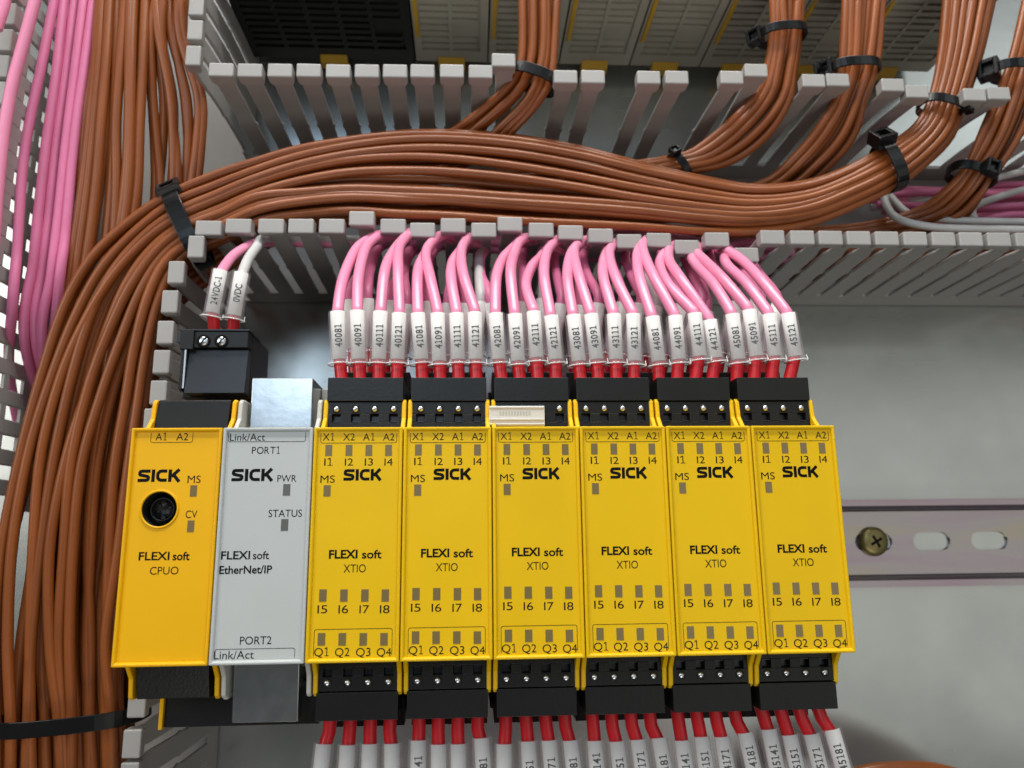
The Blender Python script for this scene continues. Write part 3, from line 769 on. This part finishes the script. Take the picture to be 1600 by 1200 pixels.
ordn = ['leftmost', 'second', 'third', 'rightmost']
modn = ['the yellow module beside the gateway', 'the second lettered yellow module', 'the module with the marker strip',
        'the module after the marker strip', 'the module second from right', 'the right end module']
for k, (st, sb, path) in enumerate(FW):
    mi, j = divmod(k, 4)
    base = loc3(sb, 104.5); top = loc3(st, 105.0)
    r = empty('pink_wire', base)
    ux = 45+22.5*mi+1.1+5.075*(j+.5)
    ftop = base+(top-base).normalized()*1.5
    fb = MB(); fb.tube([(ux, 45.6, 105.5), (ux+(ftop.x-ux)*.35, 48.5, 105), ftop], [1.75, 1.8, 1.75], 16); rel(fb.build('ferrule', M['red'], r), r)
    wp = [ftop, base+(top-base)*.5, top, top+(top-base).normalized()*3]
    zs = [97, 86, 77, 70]
    dd = (top-base).normalized(); wp = [ftop, base+(top-base)*.5, top-dd*2, top-dd*.8-Vector((0, 0, .25)), top+dd*.8-Vector((0, 0, .5))]+[loc3(q, z) for q, z in zip(path, zs)]
    e = wp[-1]; rj = random.uniform(-3, 3)
    if k < 19: wp += [e+Vector((3.5, 2.0, -8)), e+Vector((12, 4+rj*.3, -16)), e+Vector((32, 5+rj, -22-rj)), e+Vector((60, 6-rj, -26+rj*2))]
    else: wp += [e+Vector((1.5, 3.0, -8)), e+Vector((1, 9, -18)), e+Vector((-12, 18, -30)), e+Vector((-40, 22+rj, -38))]
    tb = MB(); tb.tube(smooth_path(wp, 1.6), 1.68, 12); rel(tb.build('insulation', M['pink'], r), r)
    tg = sleeve(r, base, top, nums[k], twid=6.6, textpos=.47)
    for ch in r.children:
        if ch.name.startswith(('marker_tag', 'clear_sleeve')): rel(ch, r)
    tag(r, 'pink wire with marker %s, %s above %s' % (nums[k], ordn[j], modn[mi]), 'wire', 'pink wires with markers in the front row')

# rear row: markers half hidden behind the front ones
RW = []
for k in range(24):
    st = FW[k][0]
    off = {0: 18, 1: 16, 2: 13, 3: 12, 4: 14, 5: 16, 6: 14, 7: 8, 8: -8, 9: 14, 10: 14, 11: 16, 12: 10, 13: 12, 14: 14, 15: 12, 16: 6, 17: 10, 18: 12, 19: -4, 20: 8, 21: 12, 22: -12, 23: -16}[k]
    RW.append((st[0]+off, st[1]-16+random.uniform(-3, 4)))
for k, q in enumerate(RW):
    mi, j = divmod(k, 4)
    top = loc3(q, 88); ux = 45+22.5*mi+1.8+18.6/4*(j+.5); base = Vector((ux+(top.x-ux)*.25, top.y-16.5, 87))
    r = empty('pink_wire', base)
    fb = MB(); fb.tube([(ux, 50.5, 87), base+Vector((0, 1.5, 0))], 1.7, 12); rel(fb.build('ferrule', M['red'], r), r)
    lean = random.uniform(-3, 3)
    wp = [base, top, top+Vector((lean*.3, 6, -3)), top+Vector((lean, 15, -14)), top+Vector((lean+1, 27, -26)), top+Vector((lean+8, 34, -36)), top+Vector((lean+40, 38, -40))]
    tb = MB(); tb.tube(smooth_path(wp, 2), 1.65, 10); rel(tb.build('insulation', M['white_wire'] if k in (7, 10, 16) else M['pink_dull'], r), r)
    sleeve(r, base, top, '42151' if False else ('45151' if k == 19 else None), twid=7.2, textpos=.62)
    for ch in r.children:
        if ch.name.startswith(('marker_tag', 'clear_sleeve')): rel(ch, r)
    wc = 'grey' if k in (7, 10, 16) else 'pink'
    tag(r, 'rear %s wire with a blank marker, %s above %s' % (wc, ordn[j], modn[mi]) if k != 19 else
        'rear-row pink wire with a marker ending 151 showing behind the marker 44121', 'wire', 'wires in the rear row behind the numbered markers')

# bottom row
def C4(x, y): return (460+x/3.478, 860+y/3.478)
def C7(x, y): return (890+x/3.478, 860+y/3.478)
BF = [C4(185, 985), C4(298, 985), C4(410, 985), C4(515, 985), C4(680, 975), C4(782, 975), C4(888, 975), C4(998, 970), C4(1150, 965), C4(1270, 965),
      C4(1378, 960), C4(1480, 955), C7(137, 960), C7(240, 960), C7(348, 955), C7(452, 955), C7(605, 945), C7(710, 940), C7(812, 935), C7(922, 930), C7(1078, 925),
      C7(1178, 920), C7(1280, 915), C7(1388, 910)]
BS = [C4(162, 1050), C4(292, 1055), C4(412, 1050), C4(532, 1048), C4(675, 1030), C4(785, 1052), C4(892, 1050), C4(1018, 1018), C4(1140, 1050), C4(1270, 1035),
      C4(1385, 1030), C4(1500, 1030), C7(136, 1032), C7(256, 1035), C7(370, 1025), C7(485, 1015), C7(610, 1030), C7(715, 1010), C7(826, 1010), C7(952, 988), C7(1080, 970),
      C7(1192, 1000), C7(1310, 995), C7(1420, 970)]
bn = [m+s for m in ('40', '41', '42', '43', '44', '45') for s in ('141', '151', '171', '181')]
for k in range(24):
    mi, j = divmod(k, 4)
    f0 = loc3(BF[k], 105.0); s0 = loc3(BS[k], 105.5); ux = 45+22.5*mi+1.1+5.075*(j+.5)
    dirn = (s0-Vector((ux, -41.0, 103))); dirn = (dirn*0.5+Vector((0, -7, 0))).normalized()
    s1 = s0+dirn*16.5
    r = empty('marked_wire', s0)
    fb = MB(); fb.tube([(ux, -40.3, 105.5), (f0.x*.6+ux*.4, f0.y, 105), s0+dirn*1.8], 1.72, 16); rel(fb.build('ferrule', M['red'], r), r)
    tb = MB(); tb.tube(smooth_path([s0+dirn*1.2, s1, s1+dirn*10+Vector((0, 0, -4)), s1+dirn*25+Vector((2, 0, -18)), s1+dirn*45+Vector((6, 0, -30))], 2.5), 1.65, 10)
    rel(tb.build('insulation', M['pink'], r), r)
    # last digits lie nearest to the ferrule on the lower markers, reading upwards
    b = s1; t = s0
    start = {0: 5.0, 1: 6, 2: 6, 3: 6, 4: 2.2, 5: 5, 6: 5, 7: 3.2, 8: 6, 9: 3.0, 10: 2.6, 11: 2.6, 12: 1.4, 13: 2.4, 14: 1.4, 15: 2.6, 16: 1.6, 17: 2.0, 18: 1.5, 19: 1.7, 20: 2.2, 21: 1.8, 22: 1.8, 23: 2.0}[k]
    L = 16.5; TWd = 6.4
    frac = ((L-start-1.5-TWd/2)-0.9)/(L-.9)
    sleeve(r, b, t, bn[k], twid=TWd, textpos=frac)
    for ch in r.children:
        if ch.name.startswith(('marker_tag', 'clear_sleeve')): rel(ch, r)
    tag(r, 'marked wire, red ferrule, %s of four below %s' % (ordn[j], modn[mi]), 'wire', 'marked wires hanging from the lower terminals')

# the two supply wires of the controller
for (st, sb, fp, path, mm, tx, lab, nm) in (
    ((345, 423), (331, 496), (338, 512), [(362, 402), (382, 388), (400, 380)], 'pink', '24VDC-1', 'pink supply wire with marker 24VDC-1 entering the black plug of the controller module', 'pink_wire'),
    ((378, 427), (365, 500), (364, 514), [(388, 405), (402, 385), (411, 373)], 'white_wire', '0VDC', 'grey-white supply wire with marker 0VDC entering the black plug of the controller module', 'white_wire')):
    base = loc3(sb, 92); top = loc3(st, 93); r = empty(nm, base); dd = (top-base).normalized()
    e = loc3(fp, 90)
    fb = MB(); fb.tube([(e.x, 62.5, 90), base+dd*1.5], 1.75, 14); rel(fb.build('ferrule', M['red'], r), r)
    pp = [loc3(q, z) for q, z in zip(path, (84, 76, 70))]
    wp = [base+dd, top-dd*2, top-dd*.5-Vector((0, 0, .3))]+pp+[pp[-1]+Vector((4, 6, -14)), pp[-1]+Vector((30, 9, -22)), pp[-1]+Vector((70, 12, -24))]
    tb = MB(); tb.tube(smooth_path(wp, 2), 1.6, 12); rel(tb.build('insulation', M[mm], r), r)
    sleeve(r, base, top, tx, twid=8.6 if len(tx) > 5 else 5.6, textpos=.5)
    for ch in r.children:
        if ch.name.startswith(('marker_tag', 'clear_sleeve')): rel(ch, r)
    tag(r, lab, 'wire')

# ------------------------------------------------------------------ bundles of loose wires
def lerp(a, b, t): return a+(b-a)*t
def bundle(name, stations, n, m, label, grp, r=1.6, layers=1, dz=2.9, jit=1.0, cat='wire', edge=None, seed=1, drift=0.0, gap=None):
    """stations: (xa,ya,xb,yb,w[,spread]) edges of the bundle in the photo at height w; wires spread between the edges"""
    rnd = random.Random(seed)
    for L in range(layers):
        for i in range(n):
            ph = [rnd.uniform(0, 6.28) for _ in range(3)]; fr = [rnd.uniform(.25, .5), rnd.uniform(.6, 1.0)]
            t0 = (i+.5+(.5 if L % 2 else 0)*(1 if i < n-1 or L % 2 == 0 else -1)*.9)/n
            pts = []; dsum = 0.0; pv = None; dr = [rnd.choice([-1, -.5, 0, .5, 1])*drift for _ in range(4)]
            for k, s in enumerate(stations):
                sp = s[5] if len(s) > 5 else 1.0
                cxy = ((s[0]+s[2])/2, (s[1]+s[3])/2)
                if pv: dsum += math.hypot(cxy[0]-pv[0], cxy[1]-pv[1])
                pv = cxy; q = dsum/230.0
                t = t0+jit*sp/n*(.42*math.sin(ph[0]+q*fr[0]*2)+.14*math.sin(ph[1]+q*fr[1]*2.6))
                kk = k/(len(stations)-1)*2.999; a_ = int(kk); b_ = kk-a_; b_ = b_*b_*(3-2*b_)
                t += (dr[a_]*(1-b_)+dr[a_+1]*b_)/n
                t = min(max(t, .01), .99)
                if gap and k in gap: t = t*(1-gap[k]) if t < .62 else 1-(1-t)*(1-gap[k]*.7)
                w = s[4]-L*dz+jit*.8*math.sin(ph[2]+q*1.1)
                # round cross section
                w -= (2*t-1)**2*2.2
                pts.append(at(lerp(s[0], s[2], t), lerp(s[1], s[3], t), w))
            mb = MB(); mb.tube(smooth_path(pts, 3.0), r*rnd.uniform(.97, 1.03), 10)
            o = mb.build(name, m, origin=pts[0])
            tag(o, (edge[0] if edge and L == 0 and i == 0 else edge[1] if edge and L == 0 and i == n-1 else label), cat, grp)
MAIN = [(1484, -60, 1566, -60, 74), (1478, 0, 1550, 0, 73), (1470, 80, 1530, 85, 72), (1456, 150, 1503, 165, 71, .3), (1430, 195, 1480, 220, 70), (1383, 228, 1412, 283, 70, .3),
        (1320, 262, 1335, 322, 68), (1260, 283, 1262, 350, 66), (1180, 290, 1180, 362, 65), (1100, 277, 1098, 362, 65), (1000, 254, 995, 355, 66), (900, 228, 890, 350, 67),
        (800, 211, 795, 345, 68), (700, 204, 700, 338, 69), (620, 206, 622, 335, 69), (540, 217, 548, 330, 70), (460, 233, 475, 335, 70), (390, 255, 410, 345, 71),
        (330, 275, 355, 370, 71), (266, 303, 305, 392, 72, .3), (205, 342, 270, 425, 72), (140, 398, 250, 480, 72, 1.3), (88, 470, 235, 560, 71, 1.8), (45, 570, 225, 640, 70, 2.2), (10, 700, 208, 740, 69, 2.4),
        (-14, 850, 195, 860, 68, 2.4), (-22, 1000, 182, 1000, 67, 2.2), (-22, 1130, 185, 1120, 66, 1.2), (-20, 1240, 190, 1240, 65, 1.5), (-18, 1330, 192, 1330, 64)]
bundle('brown_wire', MAIN, 9, M['brown'], 'brown wire in the big bundle sweeping from the fourth riser down the left duct', 'brown wires in the big sweeping bundle', layers=1, jit=.7, seed=3, r=1.58, drift=.5, gap={11: .06, 12: .12, 13: .17, 14: .2, 15: .2, 16: .14, 17: .06},
       edge=('outermost brown wire of the big bundle, along its upper and left edge', 'front brown wire along the lower edge of the big bundle, next to the duct teeth'))
# deeper wires that come from the other risers and follow the duct
def deep(stn, dw, dy): return [(a, b+dy, c, d_+dy, w+dw, *(rest)) for a, b, c, d_, w, *rest in stn]
bundle('brown_wire', deep(MAIN, -5.0, 3), 9, M['brown'], 'brown wire in the big bundle sweeping from the fourth riser down the left duct', 'brown wires in the big sweeping bundle', jit=1.1, seed=11, r=1.58, drift=1.3)
R1 = [(805, -70, 880, -70, 74), (808, 0, 876, 0, 74), (811, 70, 872, 72, 73), (806, 108, 866, 124, 72, .3), (786, 142, 852, 158, 69), (735, 186, 822, 196, 64), (690, 215, 775, 240, 57), (600, 250, 660, 290, 52), (480, 275, 520, 322, 52), (380, 300, 415, 350, 55),
      (290, 340, 330, 400, 60), (215, 400, 262, 450, 62), (110, 500, 240, 560, 62, 1.5), (42, 650, 225, 680, 62, 2), (2, 850, 200, 860, 60, 2), (-12, 1000, 188, 1000, 58, 2), (-15, 1130, 190, 1120, 58), (-15, 1320, 195, 1310, 58)]
bundle('brown_wire', R1, 5, M['brown'], 'brown wire of the first riser bundle, dropping into the duct left of centre', 'brown wires of the first riser', layers=2, jit=.5, r=1.6, drift=.4, seed=5,
       edge=('front left brown wire of the first riser bundle', 'front right brown wire of the first riser bundle'))
R2 = [(1200, -70, 1262, -70, 74), (1201, 0, 1257, 0, 74), (1200, 45, 1256, 45, 73, .3), (1194, 100, 1247, 104, 71), (1176, 145, 1238, 160, 68), (1124, 195, 1205, 212, 63), (1078, 232, 1148, 252, 58), (1050, 243, 1076, 270, 56, .4), (960, 255, 968, 290, 54), (820, 262, 822, 318, 52), (640, 262, 640, 335, 50), (480, 280, 495, 345, 50), (330, 320, 370, 385, 56),
      (235, 400, 265, 455, 58), (150, 500, 238, 560, 58, 1.5), (90, 650, 225, 680, 58, 2), (60, 850, 200, 860, 56, 2), (50, 1000, 188, 1000, 55, 2), (50, 1130, 190, 1120, 55), (50, 1320, 195, 1310, 55)]
bundle('brown_wire', R2, 5, M['brown'], 'brown wire of the second riser bundle, curving left into the duct', 'brown wires of the second riser', layers=2, jit=.5, r=1.6, drift=.4, seed=6,
       edge=('front left brown wire of the second riser bundle', 'front right brown wire of the second riser bundle'))
R3 = [(1318, -70, 1390, -70, 74), (1314, 0, 1382, 0, 74), (1310, 98, 1372, 98, 72, .3), (1300, 150, 1352, 158, 69), (1262, 205, 1338, 212, 64), (1222, 248, 1302, 258, 58), (1180, 283, 1248, 300, 50), (1100, 300, 1130, 335, 44), (960, 300, 970, 350, 42), (760, 300, 762, 350, 42), (560, 305, 570, 350, 44), (400, 330, 430, 380, 48),
      (255, 420, 275, 480, 52), (190, 520, 240, 560, 54, 1.3), (140, 700, 222, 710, 52, 1.5), (100, 900, 195, 900, 50, 1.5), (90, 1130, 190, 1120, 50), (90, 1320, 195, 1310, 50)]
bundle('brown_wire', R3, 5, M['brown'], 'brown wire of the third riser bundle, curving left under the big bundle', 'brown wires of the third riser', layers=2, jit=.5, r=1.6, drift=.4, seed=8,
       edge=('front left brown wire of the third riser bundle', 'front right brown wire of the third riser bundle'))
R5 = [(1606, -70, 1680, -70, 74), (1592, 0, 1660, 0, 73), (1570, 100, 1632, 106, 71, .3), (1532, 200, 1596, 205, 66), (1506, 256, 1556, 272, 60, .3), (1470, 297, 1534, 312, 53), (1418, 330, 1500, 345, 45), (1330, 352, 1380, 375, 38), (1200, 360, 1220, 385, 34), (1060, 362, 1070, 385, 32)]
bundle('brown_wire', R5, 5, M['brown'], 'brown wire of the fifth riser bundle at the right edge of the picture', 'brown wires of the fifth riser', layers=2, jit=.5, r=1.6, drift=.4, seed=9,
       edge=('front left brown wire of the fifth riser bundle', 'front right brown wire of the fifth riser bundle'))
V1 = [(158, -60, 232, -60, 66), (150, 0, 228, 0, 66), (143, 100, 226, 100, 66), (131, 200, 227, 200, 65), (121, 290, 226, 290, 64), (108, 400, 214, 400, 62), (90, 520, 205, 520, 58), (70, 700, 190, 700, 50), (60, 900, 180, 900, 44), (50, 1250, 180, 1250, 40)]
bundle('brown_wire', V1, 7, M['brown'], 'brown wire running straight down the left duct beside the pink wires', 'brown wires running straight down the left duct', layers=2, r=1.72, jit=.8, seed=12, drift=.8,
       edge=('leftmost straight brown wire of the left duct, touching the pink wires', 'straight brown wire bordering the narrow gap left of the big tie head'))
V2 = [(222, -60, 294, -60, 64), (222, 0, 290, 0, 64), (226, 60, 290, 60, 63), (233, 150, 316, 150, 60), (238, 220, 317, 220, 58), (240, 300, 312, 300, 56), (232, 400, 300, 400, 52), (215, 520, 270, 520, 48), (150, 700, 220, 700, 42), (120, 1250, 200, 1250, 36)]
bundle('brown_wire', V2, 6, M['brown'], 'brown wire in the left duct right of the narrow gap, above the tie head', 'brown wires right of the narrow gap', layers=2, r=1.65, jit=.8, seed=13, drift=.8)
# wires lying deep along the lower wall at the right, seen only through the slots
for k in range(6):
    pts = [(196+k*4, 110+2*(k % 3), 22+k*5), (240, 109+2.6*(k % 3), 20+k*6.5), (290, 110+2.2*((k+1) % 3), 24+k*6), (340, 109+2.4*(k % 3), 22+k*6.3), (374, 110, 24+k*6)]
    o = MB().tube(smooth_path(pts, 4), 1.6, 10).build('brown_wire', M['brown'], origin=pts[0])
    tag(o, 'brown wire deep behind the lower duct teeth at the right, glimpsed through the slots', 'wire', 'brown wires behind the duct teeth at the right')
# orange-brown wires at the bottom right corner
BR = [(1190, 1420, 1240, 1500, 34), (1265, 1250, 1300, 1330, 38), (1330, 1200, 1350, 1290, 40), (1400, 1188, 1405, 1280, 40), (1470, 1192, 1465, 1285, 38), (1560, 1225, 1540, 1320, 34), (1700, 1320, 1660, 1420, 30)]
bundle('brown_wire', BR, 5, M['brown'], 'brown wire arching up into the bottom right corner of the picture', 'brown wires at the bottom right corner', jit=.3, r=2.2, seed=14)

# pink wires in the left duct, each on its own course
PK = [([(14, -60), (8, 0), (-6, 45)], 84, 'short stretch of pink wire crossing the top left corner'),
      ([(72, -70), (55, 0), (36, 70), (18, 137), (5, 215), (-4, 300), (-10, 380)], 84, 'nearest and brightest pink wire, leftmost of the long ones in the left duct'),
      ([(98, -70), (85, 0), (65, 101), (44, 202), (34, 276), (27, 387), (19, 482), (17, 600), (14, 800), (14, 1000), (16, 1260)], 64, 'single dusky pink wire second from the left, crossing the duct slots'),
      ([(112, -70), (100, 0), (88, 112), (72, 225), (60, 330), (52, 410), (38, 529), (32, 700), (30, 1000), (32, 1260)], 62, 'pink wire third from the left, bordering the bright slots'),
      ([(128, -70), (117, 0), (103, 112), (88, 225), (77, 330), (66, 420), (55, 529), (48, 700), (46, 1000), (46, 1260)], 60, 'pink wire fourth from the left in the left duct'),
      ([(140, -70), (131, 0), (117, 112), (103, 225), (92, 330), (80, 430), (66, 540), (60, 700), (58, 1000), (58, 1260)], 62, 'pink wire between the fourth and the rightmost pink wire'),
      ([(155, -70), (146, 0), (134, 90), (121, 180), (112, 260), (103, 360), (92, 450), (82, 600), (74, 720), (70, 1000), (70, 1260)], 62, 'rightmost pink wire of the left duct, touching the brown ones'),
      ([(134, -70), (124, 0), (110, 112), (96, 225), (84, 330), (74, 430), (60, 540), (52, 700), (50, 1000), (50, 1260)], 56, 'deepest pink wire in the left duct, nearly hidden between its neighbours')]
for path, w, lab in PK:
    pts = [at(x+(0 if y < 690 else 45 if y < 900 else 75), y, w if y < 500 else max(12, w-(y-500)*.2)) for x, y in path]
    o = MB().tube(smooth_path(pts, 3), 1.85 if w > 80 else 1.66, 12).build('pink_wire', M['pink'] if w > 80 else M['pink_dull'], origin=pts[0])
    tag(o, lab, 'wire', 'pink wires running down the left duct')
# pink and grey wires deep in the duct at the right
for k in range(9):
    y0 = 292+k*6.5; w = 14+(k % 3)*5
    pts = [at(1330+k*8, y0+6*math.sin(k), w), at(1420, y0+4*math.cos(k*2), w+2), at(1500, y0+6*math.sin(k*1.7+1), w), at(1570, y0-3+5*math.sin(k*1.3), w+2), at(1680, y0-8+5*math.cos(k), w)]
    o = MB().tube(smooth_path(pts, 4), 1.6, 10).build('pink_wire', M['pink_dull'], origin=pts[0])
    tag(o, 'pink wire deep in the duct behind the fifth riser at the right edge', 'wire', 'pink wires deep in the duct at the right')
for path, lab in (([(1382, 285, 42), (1383, 315, 44), (1400, 340, 48), (1440, 352, 52), (1500, 357, 52), (1690, 360, 52)], 'light grey wire looping down behind the tie of the big bundle, then running right'),
                  ([(1384, 300, 36), (1420, 334, 40), (1470, 343, 44), (1540, 346, 46), (1620, 347, 46), (1700, 348, 46)], 'light grey wire lying just above the other grey one at the duct edge'),
                  ([(1524, 345, 30), (1520, 325, 30), (1560, 308, 28), (1620, 292, 26), (1700, 280, 26)], 'light grey wire bending up over the deep pink wires at the right edge'),
                  ([(1360, 325, 20), (1420, 318, 22), (1480, 300, 22), (1570, 275, 20), (1680, 250, 18)], 'grey wire slanting up behind the fifth riser')):
    pts = [at(*q) for q in path]
    o = MB().tube(smooth_path(pts, 3), 1.5, 10).build('grey_wire', M['white_wire'], origin=pts[0]); tag(o, lab, 'wire', 'grey wires in the duct at the right')

# ------------------------------------------------------------------ cable ties
def tie(a, b, w, width, depth, label, head=0.0, hs=1.0, tail=0, back=0.15):
    """a,b: photo pixels of the two ends of the band across the bundle; head: 0 at a .. 1 at b"""
    A = Vector(at(a[0], a[1], w)); B = Vector(at(b[0], b[1], w)); c = (A+B)/2; ac = (B-A); ha = ac.length/2+.6; ac.normalize()
    dz = Vector((0, 0, 1)); ax = ac.cross(dz).normalized(); c = c-dz*(depth/2)
    r = empty('cable_tie', c)
    n = 40; vs = []; fs = []
    def pt(a_, k): 
        x = math.copysign(abs(math.cos(a_))**.75, math.cos(a_)); y = math.copysign(abs(math.sin(a_))**.75, math.sin(a_))
        return c+ac*(ha+k)*x+dz*(depth/2+1.6+k)*y
    for i in range(n):
        t = 2*math.pi*i/n
        for k, s in ((0, -1), (0, 1), (.75, 1), (.75, -1)): vs.append(pt(t, k)+ax*s*width/2)
    for i in range(n):
        j = (i+1) % n
        for k in range(4): fs.append((i*4+k, i*4+(k+1) % 4, j*4+(k+1) % 4, j*4+k))
    mb = MB(); mb.add(vs, fs); o = rel(mb.build('strap', M['tie'], r, bevel=.2), r)
    # head
    th = math.pi*(1-head) if head is not None else 1.2
    hc = pt(th, 1.8); tn = (pt(th+.05, 1.8)-pt(th-.05, 1.8)).normalized(); nm = tn.cross(ax).normalized()
    if nm.z < 0: nm = -nm
    nm = (nm+dz*.9).normalized(); tn = (tn-nm*tn.dot(nm)).normalized()
    q = []; fs = []
    def bx(mb, c0, e0, e1, e2, x, y, z):
        vs = [c0+e0*x*i+e1*y*j+e2*z*k for k in (-1, 1) for j in (-1, 1) for i in (-1, 1)]
        mb.add(vs, [(0, 2, 3, 1), (4, 5, 7, 6), (0, 1, 5, 4), (2, 6, 7, 3), (0, 4, 6, 2), (1, 3, 7, 5)])
    hb = MB(); H = (width*.62+.8)*hs
    # square head with a real slot: four walls
    bx(hb, hc+tn*H*.75, tn, ax, nm, H*.22, H, H*.7); bx(hb, hc-tn*H*.75, tn, ax, nm, H*.22, H, H*.7)
    bx(hb, hc+ax*H*.78, tn, ax, nm, H*.53, H*.22, H*.7); bx(hb, hc-ax*H*.78, tn, ax, nm, H*.53, H*.22, H*.7)
    bx(hb, hc-nm*H*.2, tn, ax, nm, H*.53, H*.55, H*.42)
    rel(hb.build('head', M['tie'], r, bevel=.3), r)
    if tail:
        tb = MB(); bx(tb, hc+nm*(H*.7+tail/2), tn, ax, nm, .5, width*.42, tail/2); rel(tb.build('tail', M['tie'], r, bevel=.15), r)
    tag(r, label, 'cable tie', 'black cable ties round the brown bundles')
tie((262, 298), (310, 400), 73, 5.6, 12, 'black cable tie with a square head round the big bundle, above the left duct corner', head=.02, hs=.95)
tie((803, 103), (868, 125), 74, 4.2, 8, 'black cable tie round the first riser bundle, beside a raised duct finger', head=.0, hs=.6)
tie((1196, 46), (1260, 42), 74.5, 3.4, 8, 'black cable tie highest up, round the second riser bundle', head=.0)
tie((1306, 100), (1376, 98), 74, 3.6, 8, 'black cable tie round the third riser bundle, its head sticking out left', head=.0, hs=1.1, tail=4)
tie((1452, 152), (1506, 166), 73, 3.4, 8, 'black cable tie round the fourth riser bundle, level with the duct finger caps', head=.85, hs=.7)
tie((1384, 222), (1412, 284), 73, 4.6, 8, 'black cable tie where the fourth riser turns into the big bundle', head=.1, hs=1.0)
tie((1566, 100), (1640, 106), 74, 3.8, 8, 'black cable tie at the right edge, upper one on the fifth riser bundle', head=.0, hs=1.15)
tie((1500, 256), (1560, 275), 63, 3.8, 9, 'black cable tie low on the fifth riser bundle, above the deep pink wires', head=.55, hs=.9)
tie((1052, 240), (1076, 272), 58, 3.0, 8, 'small black cable tie at the foot of the second riser bundle', head=.3, hs=.7)
tie((-30, 1146), (196, 1124), 71, 4.6, 24, 'long black cable tie low at the left edge, across the wires of the left duct', head=.0, hs=.8)

sc.render.engine = 'CYCLES'
